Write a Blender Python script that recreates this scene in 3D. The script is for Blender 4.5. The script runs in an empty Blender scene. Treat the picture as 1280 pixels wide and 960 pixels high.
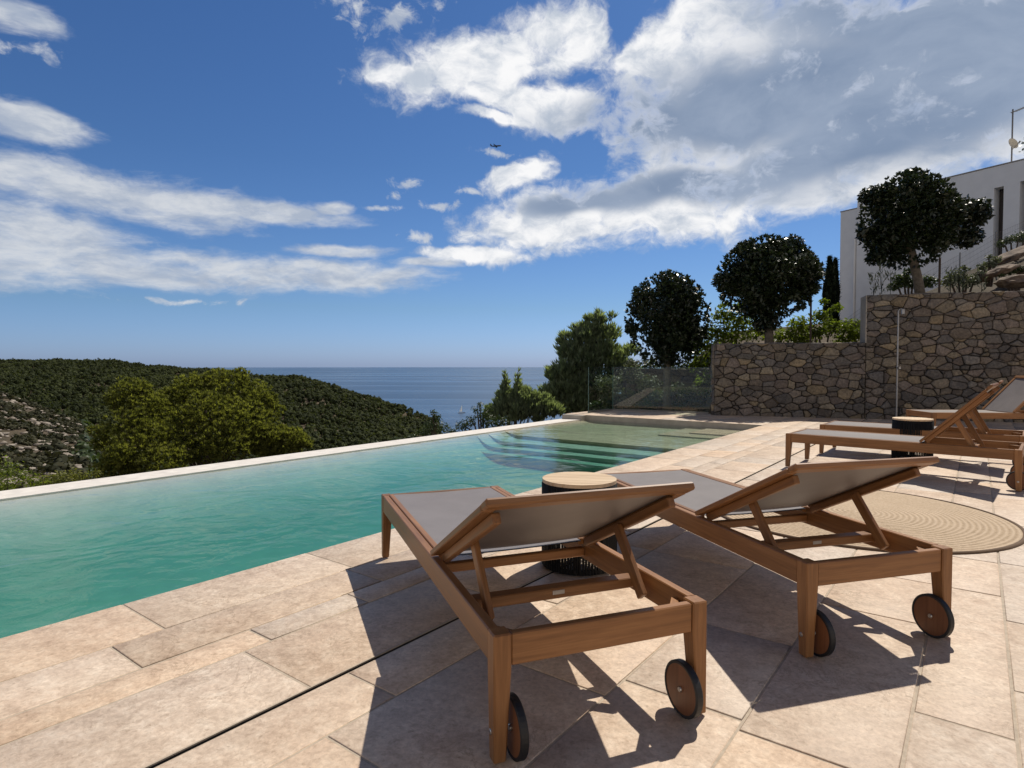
import bpy, bmesh, math, random
import numpy as np
from mathutils import Vector, Matrix, Euler

random.seed(7)
RNG = np.random.default_rng(11)
SC = bpy.context.scene
COL = SC.collection
PI = math.pi
rad = math.radians

# ---------------------------------------------------------------- frame of the place
CAM_H, FPX, PITCH = 1.08, 765.4, 0.0312        # eye height, focal length in px of a 1280 wide frame, tilt down
PA = 0.6506                                     # direction in which the pool runs
U2 = Vector((math.sin(PA), math.cos(PA)))       # along the pool
V2 = Vector((math.cos(PA), -math.sin(PA)))      # across, away from the water
SUN_EL, SUN_AZ = rad(54.4), rad(36.1)           # sun ahead and to the right

def P(u, v, z=0.0):
    q = U2 * u + V2 * v
    return Vector((q.x, q.y, z))

def ray(px, py):
    """direction of a photo point (1280x960), world axes"""
    d = Vector(((px - 640) / FPX, 1.0, -(py - 480) / FPX))
    c, s = math.cos(PITCH), math.sin(PITCH)
    return Vector((d.x, d.y * c + d.z * s, d.z * c - d.y * s))

def at(px, py, Y):
    d = ray(px, py)
    return Vector((d.x * Y / d.y, Y, CAM_H + d.z * Y / d.y))

# ---------------------------------------------------------------- object helpers
def tag(o, label=None, cat=None, group=None, kind=None):
    if label: o['label'] = label
    if cat: o['category'] = cat
    if group: o['group'] = group
    if kind: o['kind'] = kind
    return o

def link(name, me, parent=None, mats=()):
    for m in mats: me.materials.append(m)
    o = bpy.data.objects.new(name, me)
    COL.objects.link(o)
    if parent is not None: o.parent = parent
    return o

def from_bm(name, bm, mat, parent=None, smooth=False):
    me = bpy.data.meshes.new(name)
    bm.normal_update()
    bm.to_mesh(me); bm.free()
    if smooth:
        for p in me.polygons: p.use_smooth = True
    mats = mat if isinstance(mat, (list, tuple)) else [mat]
    return link(name, me, parent, mats)

def empty(name, loc=(0, 0, 0), rz=0.0):
    o = bpy.data.objects.new(name, None)
    o.empty_display_size = .2
    COL.objects.link(o)
    o.location = loc; o.rotation_euler = (0, 0, rz)
    return o

def copy_tree(o, parent=None):
    c = o.copy(); COL.objects.link(c)
    if parent is not None:
        c.parent = parent
        c.matrix_parent_inverse = o.matrix_parent_inverse.copy()
    for ch in list(o.children): copy_tree(ch, c)
    return c

def from_np(name, verts, quads, mat, parent=None, col=None, smooth=False, tris=None):
    """fast mesh from numpy arrays; col = per-vertex RGBA"""
    me = bpy.data.meshes.new(name)
    verts = np.asarray(verts, np.float32)
    polys = []
    me.vertices.add(len(verts)); me.vertices.foreach_set('co', verts.ravel())
    q = np.zeros((0, 4), np.int32) if quads is None else np.asarray(quads, np.int32)
    t = np.zeros((0, 3), np.int32) if tris is None else np.asarray(tris, np.int32)
    nl = q.size + t.size
    me.loops.add(nl)
    me.loops.foreach_set('vertex_index', np.concatenate([q.ravel(), t.ravel()]).astype(np.int32))
    me.polygons.add(len(q) + len(t))
    st = np.concatenate([np.arange(len(q)) * 4, q.size + np.arange(len(t)) * 3]).astype(np.int32)
    me.polygons.foreach_set('loop_start', st)
    me.polygons.foreach_set('loop_total', np.concatenate([np.full(len(q), 4), np.full(len(t), 3)]).astype(np.int32))
    if smooth: me.polygons.foreach_set('use_smooth', np.ones(len(q) + len(t), bool))
    if col is not None:
        a = me.color_attributes.new('tone', 'FLOAT_COLOR', 'POINT')
        a.data.foreach_set('color', np.asarray(col, np.float32).ravel())
    me.update(calc_edges=True); me.validate()
    return link(name, me, parent, [mat])

def add_box(bm, lo, hi, M=None):
    vs = [Vector((x, y, z)) for x in (lo[0], hi[0]) for y in (lo[1], hi[1]) for z in (lo[2], hi[2])]
    if M is not None: vs = [M @ v for v in vs]
    b = [bm.verts.new(v) for v in vs]
    for f in ((0, 1, 3, 2), (4, 6, 7, 5), (0, 4, 5, 1), (2, 3, 7, 6), (0, 2, 6, 4), (1, 5, 7, 3)):
        bm.faces.new([b[i] for i in f])
    return b

def add_tube(bm, pts, rads, n=8, caps=True):
    rings = []
    for i, p in enumerate(pts):
        p = Vector(p)
        d = (Vector(pts[min(i + 1, len(pts) - 1)]) - Vector(pts[max(i - 1, 0)])).normalized()
        a = d.orthogonal().normalized() if i == 0 else (rings_a - d * rings_a.dot(d)).normalized()
        rings_a = a
        b = d.cross(a)
        r = rads[i] if hasattr(rads, '__len__') else rads
        rings.append([bm.verts.new(p + (a * math.cos(2 * PI * k / n) + b * math.sin(2 * PI * k / n)) * r) for k in range(n)])
    for i in range(len(rings) - 1):
        for k in range(n):
            bm.faces.new((rings[i][k], rings[i][(k + 1) % n], rings[i + 1][(k + 1) % n], rings[i + 1][k]))
    if caps:
        bm.faces.new(rings[0][::-1]); bm.faces.new(rings[-1])

def add_lathe(bm, prof, n=32, M=None, close=False):
    rings = []
    for (r, z) in prof:
        rg = []
        for k in range(n):
            v = Vector((r * math.cos(2 * PI * k / n), r * math.sin(2 * PI * k / n), z))
            rg.append(bm.verts.new(M @ v if M is not None else v))
        rings.append(rg)
    for i in range(len(rings) - 1):
        for k in range(n):
            bm.faces.new((rings[i][k], rings[i][(k + 1) % n], rings[i + 1][(k + 1) % n], rings[i + 1][k]))
    if close:
        bm.faces.new(rings[0][::-1]); bm.faces.new(rings[-1])

def bevel(bm, w, seg=2):
    bmesh.ops.bevel(bm, geom=[e for e in bm.edges], offset=w, segments=seg, affect='EDGES', profile=.6, clamp_overlap=True)

# ---------------------------------------------------------------- materials
class NT:
    def __init__(s, name):
        s.m = bpy.data.materials.new(name); s.m.use_nodes = True
        s.t = s.m.node_tree; s.n = s.t.nodes
        s.p = s.n['Principled BSDF']; s.out = s.n['Material Output']
    def new(s, t, **k):
        x = s.n.new(t)
        for a, b in k.items(): setattr(x, a, b)
        return x
    def L(s, a, b): s.t.links.new(a, b)
    def noise(s, vec, scale, detail=4, rough=.55, dist=0.):
        x = s.new('ShaderNodeTexNoise'); x.inputs['Scale'].default_value = scale
        x.inputs['Detail'].default_value = detail; x.inputs['Roughness'].default_value = rough
        x.inputs['Distortion'].default_value = dist
        if vec is not None: s.L(vec, x.inputs['Vector'])
        return x.outputs['Fac']
    def ramp(s, fac, stops):
        r = s.new('ShaderNodeValToRGB'); e = r.color_ramp.elements
        while len(e) < len(stops): e.new(.5)
        for el, (pos, c) in zip(e, stops):
            el.position = pos; el.color = (*c, 1) if len(c) == 3 else c
        s.L(fac, r.inputs[0]); return r.outputs[0]
    def mix(s, fac, a, b, mode='MIX'):
        x = s.new('ShaderNodeMix', data_type='RGBA', blend_type=mode)
        for sock, val in ((x.inputs[0], fac), (x.inputs[6], a), (x.inputs[7], b)):
            if hasattr(val, 'links'): s.L(val, sock)
            elif isinstance(val, (int, float)): sock.default_value = val
            else: sock.default_value = (*val, 1)
        return x.outputs[2]
    def math(s, op, a, b=0., clamp=False):
        x = s.new('ShaderNodeMath', operation=op, use_clamp=clamp)
        for sock, val in ((x.inputs[0], a), (x.inputs[1], b)):
            if hasattr(val, 'links'): s.L(val, sock)
            else: sock.default_value = val
        return x.outputs[0]
    def coord(s, which='Object', scale=(1, 1, 1), rot=(0, 0, 0)):
        c = s.new('ShaderNodeTexCoord'); m = s.new('ShaderNodeMapping')
        m.inputs['Scale'].default_value = scale; m.inputs['Rotation'].default_value = rot
        s.L(c.outputs[which], m.inputs['Vector']); return m.outputs[0]
    def bump(s, h, strength=.3, dist=.01):
        b = s.new('ShaderNodeBump'); b.inputs['Strength'].default_value = strength
        b.inputs['Distance'].default_value = dist
        s.L(h, b.inputs['Height']); s.L(b.outputs[0], s.p.inputs['Normal']); return b.outputs[0]
    def base(s, c):
        if hasattr(c, 'links'): s.L(c, s.p.inputs['Base Color'])
        else: s.p.inputs['Base Color'].default_value = (*c, 1)
    def rough(s, r):
        if hasattr(r, 'links'): s.L(r, s.p.inputs['Roughness'])
        else: s.p.inputs['Roughness'].default_value = r
    def attr(s, name='tone'):
        a = s.new('ShaderNodeAttribute', attribute_name=name); return a.outputs['Color']
    def spec(s, v): s.p.inputs['Specular IOR Level'].default_value = v

def simple(name, c, r=.5, metal=0., noise=.12, scale=30):
    n = NT(name)
    f = n.noise(n.coord(), scale, 5)
    n.base(n.ramp(f, [(.3, tuple(x * (1 - noise) for x in c)), (.7, tuple(min(1, x * (1 + noise)) for x in c))]))
    n.rough(r); n.p.inputs['Metallic'].default_value = metal
    return n.m

def mat_wood(name, dark, mid, light, rough=.42):
    n = NT(name)
    g = n.noise(n.coord('Object', (2.2, 42, 42)), 1.6, 6, .6, .6)      # grain runs along local X
    g2 = n.noise(n.coord('Object', (1.2, 8, 8)), 1.3, 4, .5, .3)
    info = n.new('ShaderNodeObjectInfo')
    f = n.math('ADD', n.math('MULTIPLY', g, .6), n.math('MULTIPLY', g2, .4))
    c = n.ramp(f, [(.3, dark), (.5, mid), (.7, light)])
    tone = n.math('ADD', n.math('MULTIPLY', info.outputs['Random'], .35), .83)
    n.base(n.mix(1., c, tone, 'MULTIPLY')); n.rough(n.math('ADD', n.math('MULTIPLY', g, .25), rough - .1))
    n.bump(g, .12, .002); n.spec(.4)
    return n.m

def mat_stone_tile():
    n = NT('limestone_paving')
    oc = n.coord()
    a = n.noise(oc, 2.2, 8, .62, .8); b = n.noise(n.coord('Object', (1, 1, 1), (0, 0, .9)), 14, 6, .7, .4)
    c = n.noise(oc, 70, 3, .6)
    base = n.ramp(a, [(.28, (.50, .37, .275)), (.45, (.58, .45, .345)), (.58, (.62, .50, .39)), (.75, (.55, .43, .34))])
    base = n.mix(.45, base, n.ramp(b, [(.35, (.38, .27, .18)), (.5, (.56, .43, .31)), (.68, (.72, .61, .48))]))
    # thin darker veins
    v = n.new('ShaderNodeTexNoise'); v.inputs['Scale'].default_value = 4.6; v.inputs['Detail'].default_value = 9
    v.inputs['Roughness'].default_value = .68; v.inputs['Distortion'].default_value = 1.4
    n.L(n.coord('Object', (1, 1, 1), (.3, .2, .4)), v.inputs['Vector'])
    vein = n.math('ABSOLUTE', n.math('SUBTRACT', v.outputs['Fac'], .5))
    vm = n.ramp(vein, [(0., (1, 1, 1)), (.018, (0, 0, 0))])
    patch = n.ramp(n.noise(oc, 1.1, 3), [(.44, (0, 0, 0)), (.58, (1, 1, 1))])
    base = n.mix(n.math('MULTIPLY', n.math('MULTIPLY', vm, patch), .6), base, (.30, .21, .14))
    pits = n.ramp(n.noise(oc, 38, 2, .5), [(.645, (0, 0, 0)), (.70, (1, 1, 1))])
    base = n.mix(n.math('MULTIPLY', pits, .4), base, (.30, .21, .14))
    e = n.noise(n.coord('Object', (1, 1, 1), (0, 0, .4)), 55, 6, .72, .5)
    base = n.mix(.6, base, n.mix(1., base, n.ramp(e, [(.30, (.62, .58, .53)), (.5, (1., 1., 1.)), (.68, (1.32, 1.32, 1.3))]), 'MULTIPLY'))
    d2 = n.noise(n.coord('Object', (1, 1.6, 1), (0, 0, .65)), 5.5, 7, .66, .7)
    base = n.mix(.38, base, n.mix(1., base, n.ramp(d2, [(.32, (.74, .70, .66)), (.5, (1., 1., 1.)), (.66, (1.16, 1.15, 1.14))]), 'MULTIPLY'))
    base = n.mix(1., base, n.attr(), 'MULTIPLY')
    n.base(base)
    n.rough(n.math('ADD', n.math('MULTIPLY', b, .3), .42))
    h = n.math('ADD', n.math('MULTIPLY', b, .5), n.math('ADD', n.math('MULTIPLY', c, .3), n.math('MULTIPLY', a, .6)))
    n.bump(h, .38, .006); n.spec(.35)
    return n.m

def mat_leaf(name, dark, light, trans=.3, rough=.42, spec=.4, tcol=None):
    n = NT(name)
    c = n.mix(n.new('ShaderNodeSeparateColor').outputs[0], dark, light)
    sep = [x for x in n.n if x.bl_idname == 'ShaderNodeSeparateColor'][0]
    n.L(n.attr(), sep.inputs[0])
    n.base(c); n.rough(rough); n.spec(spec)
    t = n.new('ShaderNodeBsdfTranslucent')
    n.L(n.mix(1., c, tcol or (1.4, 1.5, .6), 'MULTIPLY'), t.inputs['Color'])
    m = n.new('ShaderNodeMixShader'); m.inputs[0].default_value = trans
    n.L(n.p.outputs[0], m.inputs[1]); n.L(t.outputs[0], m.inputs[2]); n.L(m.outputs[0], n.out.inputs['Surface'])
    return n.m

def mat_glass(name, tint, rough=0.0, f0=1.5):
    n = NT(name)
    n.n.remove(n.p)
    t = n.new('ShaderNodeBsdfTransparent'); t.inputs['Color'].default_value = (*tint, 1)
    g = n.new('ShaderNodeBsdfGlossy'); g.inputs['Roughness'].default_value = rough
    f = n.new('ShaderNodeFresnel'); f.inputs['IOR'].default_value = f0
    m = n.new('ShaderNodeMixShader')
    geo = n.new('ShaderNodeNewGeometry')
    n.L(n.math('MULTIPLY', f.outputs[0], n.math('SUBTRACT', 1., geo.outputs['Backfacing'])), m.inputs[0]); n.L(t.outputs[0], m.inputs[1]); n.L(g.outputs[0], m.inputs[2])
    n.L(m.outputs[0], n.out.inputs['Surface'])
    return n.m

def mat_water():
    n = NT('pool_water')
    n.n.remove(n.p)
    oc = n.coord()
    a = n.noise(oc, 1.1, 3, .55, .8); b = n.noise(oc, 5.5, 4, .55, .8)
    h = n.math('ADD', n.math('MULTIPLY', a, 1.), n.math('MULTIPLY', b, .22))
    bp = n.new('ShaderNodeBump'); bp.inputs['Strength'].default_value = .48; bp.inputs['Distance'].default_value = .05
    n.L(h, bp.inputs['Height'])
    t = n.new('ShaderNodeBsdfTransparent')
    g = n.new('ShaderNodeBsdfGlossy'); g.inputs['Roughness'].default_value = .015
    f = n.new('ShaderNodeFresnel'); f.inputs['IOR'].default_value = 1.33
    n.L(bp.outputs[0], g.inputs['Normal']); n.L(bp.outputs[0], f.inputs['Normal'])
    m = n.new('ShaderNodeMixShader')
    geo = n.new('ShaderNodeNewGeometry')
    n.L(n.math('MULTIPLY', f.outputs[0], n.math('SUBTRACT', 1., geo.outputs['Backfacing'])), m.inputs[0]); n.L(t.outputs[0], m.inputs[1]); n.L(g.outputs[0], m.inputs[2])
    n.L(m.outputs[0], n.out.inputs['Surface'])
    v = n.new('ShaderNodeVolumeAbsorption'); v.inputs['Color'].default_value = WATER_COL
    v.inputs['Density'].default_value = WATER_DEN
    n.L(v.outputs[0], n.out.inputs['Volume'])
    return n.m
WATER_COL = (.14, .68, .60, 1); WATER_DEN = 1.1

def mat_sea():
    n = NT('sea_water')
    oc = n.coord()
    a = n.noise(n.coord('Object', (.012, .05, .05)), 1., 6, .6)
    big = n.noise(n.coord('Object', (.0006, .0035, .01)), 1., 4, .6, .4)
    n.base(n.ramp(big, [(.35, (.022, .058, .115)), (.62, (.035, .08, .15))]))
    n.rough(n.ramp(big, [(.45, (.36, .36, .36)), (.62, (.24, .24, .24))]))
    n.bump(n.math('ADD', a, n.noise(oc, .35, 4, .6)), .35, .6); n.spec(.35)
    return n.m

def mat_ground(name, a, b, c, scale=1.2, bumpd=.05):
    n = NT(name)
    oc = n.coord()
    f = n.noise(oc, scale, 8, .65, .3); g = n.noise(oc, scale * 9, 5, .6)
    col = n.ramp(f, [(.36, a), (.5, b), (.64, c)])
    n.base(n.mix(.4, col, n.ramp(g, [(.35, a), (.65, c)]))); n.rough(.9)
    n.bump(n.math('ADD', f, n.math('MULTIPLY', g, .4)), .6, bumpd); n.spec(.1)
    return n.m

def mat_tone(name, mul, rough=.85, scale=25, bumps=.5, bd=.01, spec=.2):
    """vertex tone x fine mottling"""
    n = NT(name)
    oc = n.coord()
    f = n.noise(oc, scale, 7, .65, .3); g = n.noise(oc, scale * .22, 3, .5)
    c = n.mix(1., n.attr(), n.ramp(f, [(.3, tuple(x * .55 for x in mul)), (.7, tuple(x * 1.4 for x in mul))]), 'MULTIPLY')
    c = n.mix(1., c, n.ramp(g, [(.3, (.82, .82, .84)), (.7, (1.15, 1.13, 1.08))]), 'MULTIPLY')
    n.base(c); n.rough(rough); n.bump(f, bumps, bd); n.spec(spec)
    return n.m

def mat_fabric():
    n = NT('sling_fabric')
    w1 = n.new('ShaderNodeTexWave', wave_type='BANDS', bands_direction='X'); w2 = n.new('ShaderNodeTexWave', wave_type='BANDS', bands_direction='Y')
    oc = n.coord()
    for w in (w1, w2):
        w.inputs['Scale'].default_value = 95; w.inputs['Distortion'].default_value = .6; n.L(oc, w.inputs['Vector'])
    h = n.math('MULTIPLY', w1.outputs['Fac'], w2.outputs['Fac'])
    f = n.noise(oc, 5, 5, .6)
    c = n.ramp(f, [(.3, (.165, .143, .134)), (.7, (.205, .18, .17))])
    c = n.mix(n.math('MULTIPLY', h, .35), c, (.30, .272, .26))
    n.base(c); n.rough(.48); n.bump(h, .2, .001); n.spec(.35)
    t = n.new('ShaderNodeBsdfTranslucent'); n.L(n.mix(1., c, (.6, .5, .42), 'MULTIPLY'), t.inputs['Color'])
    m = n.new('ShaderNodeMixShader'); m.inputs[0].default_value = .0
    n.L(n.p.outputs[0], m.inputs[1]); n.L(t.outputs[0], m.inputs[2]); n.L(m.outputs[0], n.out.inputs['Surface'])
    return n.m

def mat_rug():
    n = NT('jute_braid')
    oc = n.coord()
    d = n.new('ShaderNodeVectorMath', operation='LENGTH'); n.L(oc, d.inputs[0])
    ln = n.math('ADD', d.outputs['Value'], n.math('MULTIPLY', n.noise(oc, 4, 2), .006))
    ring = n.math('SINE', n.math('MULTIPLY', ln, 2 * PI / .034))
    tw = n.noise(oc, 60, 3, .6)
    f = n.noise(oc, 3, 4, .6)
    c = n.ramp(n.math('ADD', n.math('MULTIPLY', ring, .2), n.math('ADD', n.math('MULTIPLY', tw, .9), .05)),
               [(.10, (.26, .185, .12)), (.45, (.50, .385, .265)), (.85, (.64, .51, .375))])
    n.base(n.mix(.3, c, n.ramp(f, [(.3, (.42, .31, .20)), (.7, (.56, .43, .30))]))); n.rough(.9); n.spec(.1)
    n.bump(n.math('ADD', n.math('MULTIPLY', ring, .6), n.math('MULTIPLY', tw, 2.)), .7, .007)
    return n.m

M = {}
M['teak'] = mat_wood('oiled_teak', (.13, .054, .018), (.235, .106, .037), (.345, .167, .064))
M['wheel_wood'] = mat_wood('wheel_teak', (.13, .05, .022), (.20, .08, .034), (.26, .11, .05))
M['pale_wood'] = mat_wood('pale_acacia', (.46, .32, .19), (.62, .46, .29), (.74, .59, .40), .55)
M['tile'] = mat_stone_tile()
M['grout'] = simple('pale_grout', (.44, .365, .28), .9, 0, .15, 40)
M['grout_dark'] = simple('dark_slot_lining', (.05, .045, .04), .9)  # near-black lining of the drain slot
M['coping'] = simple('white_coping_stone', (.72, .67, .60), .6, 0, .12, 9)
M['plaster'] = simple('pool_plaster', (.50, .50, .42), .7, 0, .08, 5)
M['shelf'] = simple('sandy_shelf_plaster', (.46, .37, .235), .7, 0, .15, 7)
M['water'] = mat_water()
M['sea'] = mat_sea()
M['fabric'] = mat_fabric()
M['rug'] = mat_rug()
M['rug_edge'] = simple('rug_edge_braid', (.13, .08, .045), .9)
M['rubber'] = simple('black_rubber', (.012, .012, .013), .55)
M['rope'] = simple('black_rope', (.006, .006, .006), .75, 0, .3, 120)
M['steel'] = simple('brushed_steel', (.36, .35, .34), .4, .7)
M['greymetal'] = simple('grey_painted_metal', (.20, .19, .18), .5, .2)
M['bolt'] = simple('steel_bolt', (.5, .48, .45), .3, 1.)
M['glass'] = mat_glass('clear_glass', (.84, .92, .88), 0.0, 1.75)
M['glass_edge'] = simple('glass_edge', (.16, .26, .23), .2)
M['stone'] = mat_tone('dry_stone', (1, 1, 1), .88, 26, 1., .02)
M['mortar'] = simple('dark_mortar', (.035, .030, .026), .95)
M['render_white'] = simple('white_render', (.90, .88, .84), .85, 0, .04, 3)
M['plaster_grey'] = simple('grey_plaster', (.34, .31, .27), .9, 0, .15, 6)
M['frame_dark'] = simple('dark_window_frame', (.035, .025, .02), .5)
M['window_glass'] = simple('dark_window_glass', (.012, .013, .015), .08)
M['terrain'] = mat_ground('hill_soil', (.040, .038, .022), (.080, .062, .040), (.15, .115, .085), .35, .15)
M['scrub_rock'] = mat_ground('pale_rock', (.20, .17, .14), (.30, .26, .21), (.42, .37, .31), 2., .08)
M['bark'] = simple('grey_bark', (.17, .14, .105), .9, 0, .35, 18)
M['bark_dark'] = simple('pine_bark', (.085, .06, .045), .9, 0, .35, 18)
M['leaf_ball'] = mat_leaf('glossy_dark_leaf', (.009, .014, .007), (.040, .058, .024), .14, .33, .45)
M['leaf_pine_gold'] = mat_leaf('golden_pine_needles', (.065, .075, .024), (.30, .30, .085), .45, .55, .2)
M['leaf_pine'] = mat_leaf('grey_green_pine_needles', (.085, .11, .07), (.36, .42, .28), .5, .38, .5)
M['leaf_lemon'] = mat_leaf('bright_shrub_leaf', (.06, .085, .014), (.26, .31, .05), .48, .45, .3)
M['leaf_bush'] = mat_leaf('dull_shrub_leaf', (.025, .04, .017), (.085, .115, .045), .25, .5, .25)
M['leaf_scrub'] = mat_leaf('dry_scrub', (.022, .026, .014), (.085, .08, .045), .15, .7, .1)
M['leaf_grey'] = mat_leaf('olive_grey_leaf', (.06, .07, .045), (.2, .22, .16), .2, .6, .2)
M['leaf_forest'] = mat_leaf('far_pine_canopy', (.022, .029, .013), (.085, .098, .038), .25, .8, .1)
M['leaf_cypress'] = mat_leaf('cypress_foliage', (.010, .016, .010), (.03, .042, .022), .1, .7, .1)
M['plane_grey'] = simple('aircraft_skin', (.10, .11, .13), .4, .3)
M['sail'] = simple('white_sail', (.8, .8, .78), .8)
M['hull'] = simple('boat_hull', (.25, .27, .3), .4)
M['dish'] = simple('cream_dish', (.62, .55, .42), .6)

# ---------------------------------------------------------------- camera and light
cam = bpy.data.cameras.new('camera'); cam.sensor_width = 36; cam.lens = 36 * FPX / 1280
cam.clip_start = .05; cam.clip_end = 80000
co = bpy.data.objects.new('camera', cam); COL.objects.link(co)
co.location = (0, 0, CAM_H); co.rotation_euler = Euler((PI / 2 - PITCH, 0, 0))
SC.camera = co

sd = bpy.data.lights.new('sun', 'SUN'); sd.energy = 4.6; sd.angle = rad(.5); sd.color = (1, .93, .82)
so = bpy.data.objects.new('sun', sd); COL.objects.link(so)
sdir = Vector((math.sin(SUN_AZ) * math.cos(SUN_EL), math.cos(SUN_AZ) * math.cos(SUN_EL), math.sin(SUN_EL)))
so.rotation_euler = sdir.to_track_quat('Z', 'Y').to_euler(); so.location = sdir * 50

def azel(px, py):
    d = ray(px, py).normalized()
    return math.atan2(d.x, d.y), math.asin(d.z)

def build_world():
    w = bpy.data.worlds.new('World'); SC.world = w; w.use_nodes = True
    t = w.node_tree; n = t.nodes; L = t.links.new
    for x in list(n): n.remove(x)
    def N(k, **kw):
        x = n.new(k)
        for a, b in kw.items(): setattr(x, a, b)
        return x
    def mth(op, a, b=0., c=None, clamp=False):
        x = N('ShaderNodeMath', operation=op, use_clamp=clamp)
        for i, val in enumerate((a, b, c)):
            if val is None: continue
            if hasattr(val, 'links'): L(val, x.inputs[i])
            else: x.inputs[i].default_value = val
        return x.outputs[0]
    def mapr(v, a, b, c=0., d=1.):
        x = N('ShaderNodeMapRange', interpolation_type='SMOOTHSTEP')
        L(v, x.inputs[0])
        for i, q in enumerate((a, b, c, d)): x.inputs[i + 1].default_value = q
        return x.outputs[0]
    def mixc(f, a, b):
        x = N('ShaderNodeMix', data_type='RGBA')
        for s, val in ((x.inputs[0], f), (x.inputs[6], a), (x.inputs[7], b)):
            if hasattr(val, 'links'): L(val, s)
            elif isinstance(val, (int, float)): s.default_value = val
            else: s.default_value = (*val, 1)
        return x.outputs[2]
    sky = N('ShaderNodeTexSky', sky_type='NISHITA'); sky.sun_disc = False
    sky.sun_elevation = SUN_EL; sky.sun_rotation = SUN_AZ
    sky.altitude = 80; sky.air_density = 1.0; sky.dust_density = .5; sky.ozone_density = 2.0
    tc = N('ShaderNodeTexCoord')
    nrm = N('ShaderNodeVectorMath', operation='NORMALIZE'); L(tc.outputs['Generated'], nrm.inputs[0])
    sep = N('ShaderNodeSeparateXYZ'); L(nrm.outputs[0], sep.inputs[0])
    el = mth('ARCSINE', sep.outputs['Z']); az = mth('ARCTAN2', sep.outputs['X'], sep.outputs['Y'])
    ae = N('ShaderNodeCombineXYZ'); L(az, ae.inputs[0]); L(el, ae.inputs[1])
    # cloud-layer coordinates: clouds flatten towards the horizon
    zz = mth('ADD', mth('MAXIMUM', sep.outputs['Z'], 0.), .22)
    cl = N('ShaderNodeCombineXYZ'); L(mth('DIVIDE', sep.outputs['X'], zz), cl.inputs[0]); L(mth('DIVIDE', sep.outputs['Y'], zz), cl.inputs[1])
    def noise(vec, scale, detail, rough=.55, dist=0., col=False, stretch=None):
        if stretch:
            mp = N('ShaderNodeMapping'); mp.inputs['Scale'].default_value = stretch[:3]
            if len(stretch) > 3: mp.inputs['Rotation'].default_value = (0, 0, stretch[3])
            L(vec, mp.inputs['Vector']); vec = mp.outputs[0]
        x = N('ShaderNodeTexNoise'); x.inputs['Scale'].default_value = scale; x.inputs['Detail'].default_value = detail
        x.inputs['Roughness'].default_value = rough; x.inputs['Distortion'].default_value = dist
        L(vec, x.inputs['Vector']); return x.outputs['Color' if col else 'Fac']
    def warp(vec, scale, amt, detail=3, stretch=None):
        c = noise(vec, scale, detail, col=True, stretch=stretch)
        s = N('ShaderNodeVectorMath', operation='SUBTRACT'); L(c, s.inputs[0]); s.inputs[1].default_value = (.5, .5, .5)
        m = N('ShaderNodeVectorMath', operation='MULTIPLY'); L(s.outputs[0], m.inputs[0]); m.inputs[1].default_value = amt
        a = N('ShaderNodeVectorMath', operation='ADD'); L(vec, a.inputs[0]); L(m.outputs[0], a.inputs[1]); return a.outputs[0]
    def blobs(vec, lst, k=.25):
        cur = None
        for (cx, cy, rx, ry, ang) in lst:
            a = rad(ang)
            c0 = azel(cx, cy)
            ca = azel(cx + rx * .5 * math.cos(a), cy + rx * .5 * math.sin(a))
            cb = azel(cx - ry * .5 * math.sin(a), cy + ry * .5 * math.cos(a))
            va = (ca[0] - c0[0], ca[1] - c0[1]); vb = (cb[0] - c0[0], cb[1] - c0[1])
            mp = N('ShaderNodeMapping', vector_type='TEXTURE')
            mp.inputs['Location'].default_value = (c0[0], c0[1], 0)
            mp.inputs['Rotation'].default_value = (0, 0, math.atan2(va[1], va[0]))
            mp.inputs['Scale'].default_value = (math.hypot(*va) * 2, math.hypot(*vb) * 2, 1)
            L(vec, mp.inputs['Vector'])
            ln = N('ShaderNodeVectorMath', operation='LENGTH'); L(mp.outputs[0], ln.inputs[0])
            cur = ln.outputs['Value'] if cur is None else mth('SMOOTH_MIN', cur, ln.outputs['Value'], k)
        return mth('SUBTRACT', 1., cur)
    # --- heaped cloud on the right
    v1 = warp(warp(ae.outputs[0], 6., (.07, .05, 0), 3), 24., (.022, .018, 0), 4)
    right = [(600, 80, 150, 58, -10), (510, 92, 70, 18, 0), (690, 55, 100, 55, -20), (850, 45, 130, 58, -25), (620, 150, 62, 12, 10), (690, 135, 90, 42, 0), (640, 128, 95, 30, 8),
             (980, 110, 330, 125, -14), (1180, 110, 320, 160, -14), (700, 275, 140, 52, -12), (880, 240, 190, 72, -10),
             (1060, 215, 190, 56, -14), (590, 322, 85, 13, 4), (1260, 160, 220, 66, -12), (650, 215, 60, 24, -20)]
    d1 = blobs(v1, right, .2)
    hole = blobs(warp(ae.outputs[0], 9., (.14, .10, 0), 5), [(728, 186, 46, 13, -22), (784, 28, 26, 22, -40), (640, 190, 60, 10, 0), (590, 178, 40, 9, 0)], .1)
    f1 = noise(v1, 9., 12, .62, .25, stretch=(1., 1.35, 1., .12)); f1b = noise(v1, 34., 8, .64, .3, stretch=(1., 1.3, 1., .2))
    dens = mth('ADD', mth('MULTIPLY', mth('MINIMUM', d1, .55), 2.0), mth('MULTIPLY', mth('SUBTRACT', f1, .5), 2.6))
    dens = mth('ADD', dens, mth('MULTIPLY', mth('SUBTRACT', f1b, .5), 1.5))
    dens = mth('SUBTRACT', dens, mth('MULTIPLY', mapr(hole, -.6, .8), .95))
    cov1 = mapr(dens, -.12, .95)
    # --- thin streaky cloud on the left
    v2 = warp(warp(ae.outputs[0], 6., (.06, .024, 0), 3), 22., (.022, .008, 0), 3)
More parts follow.
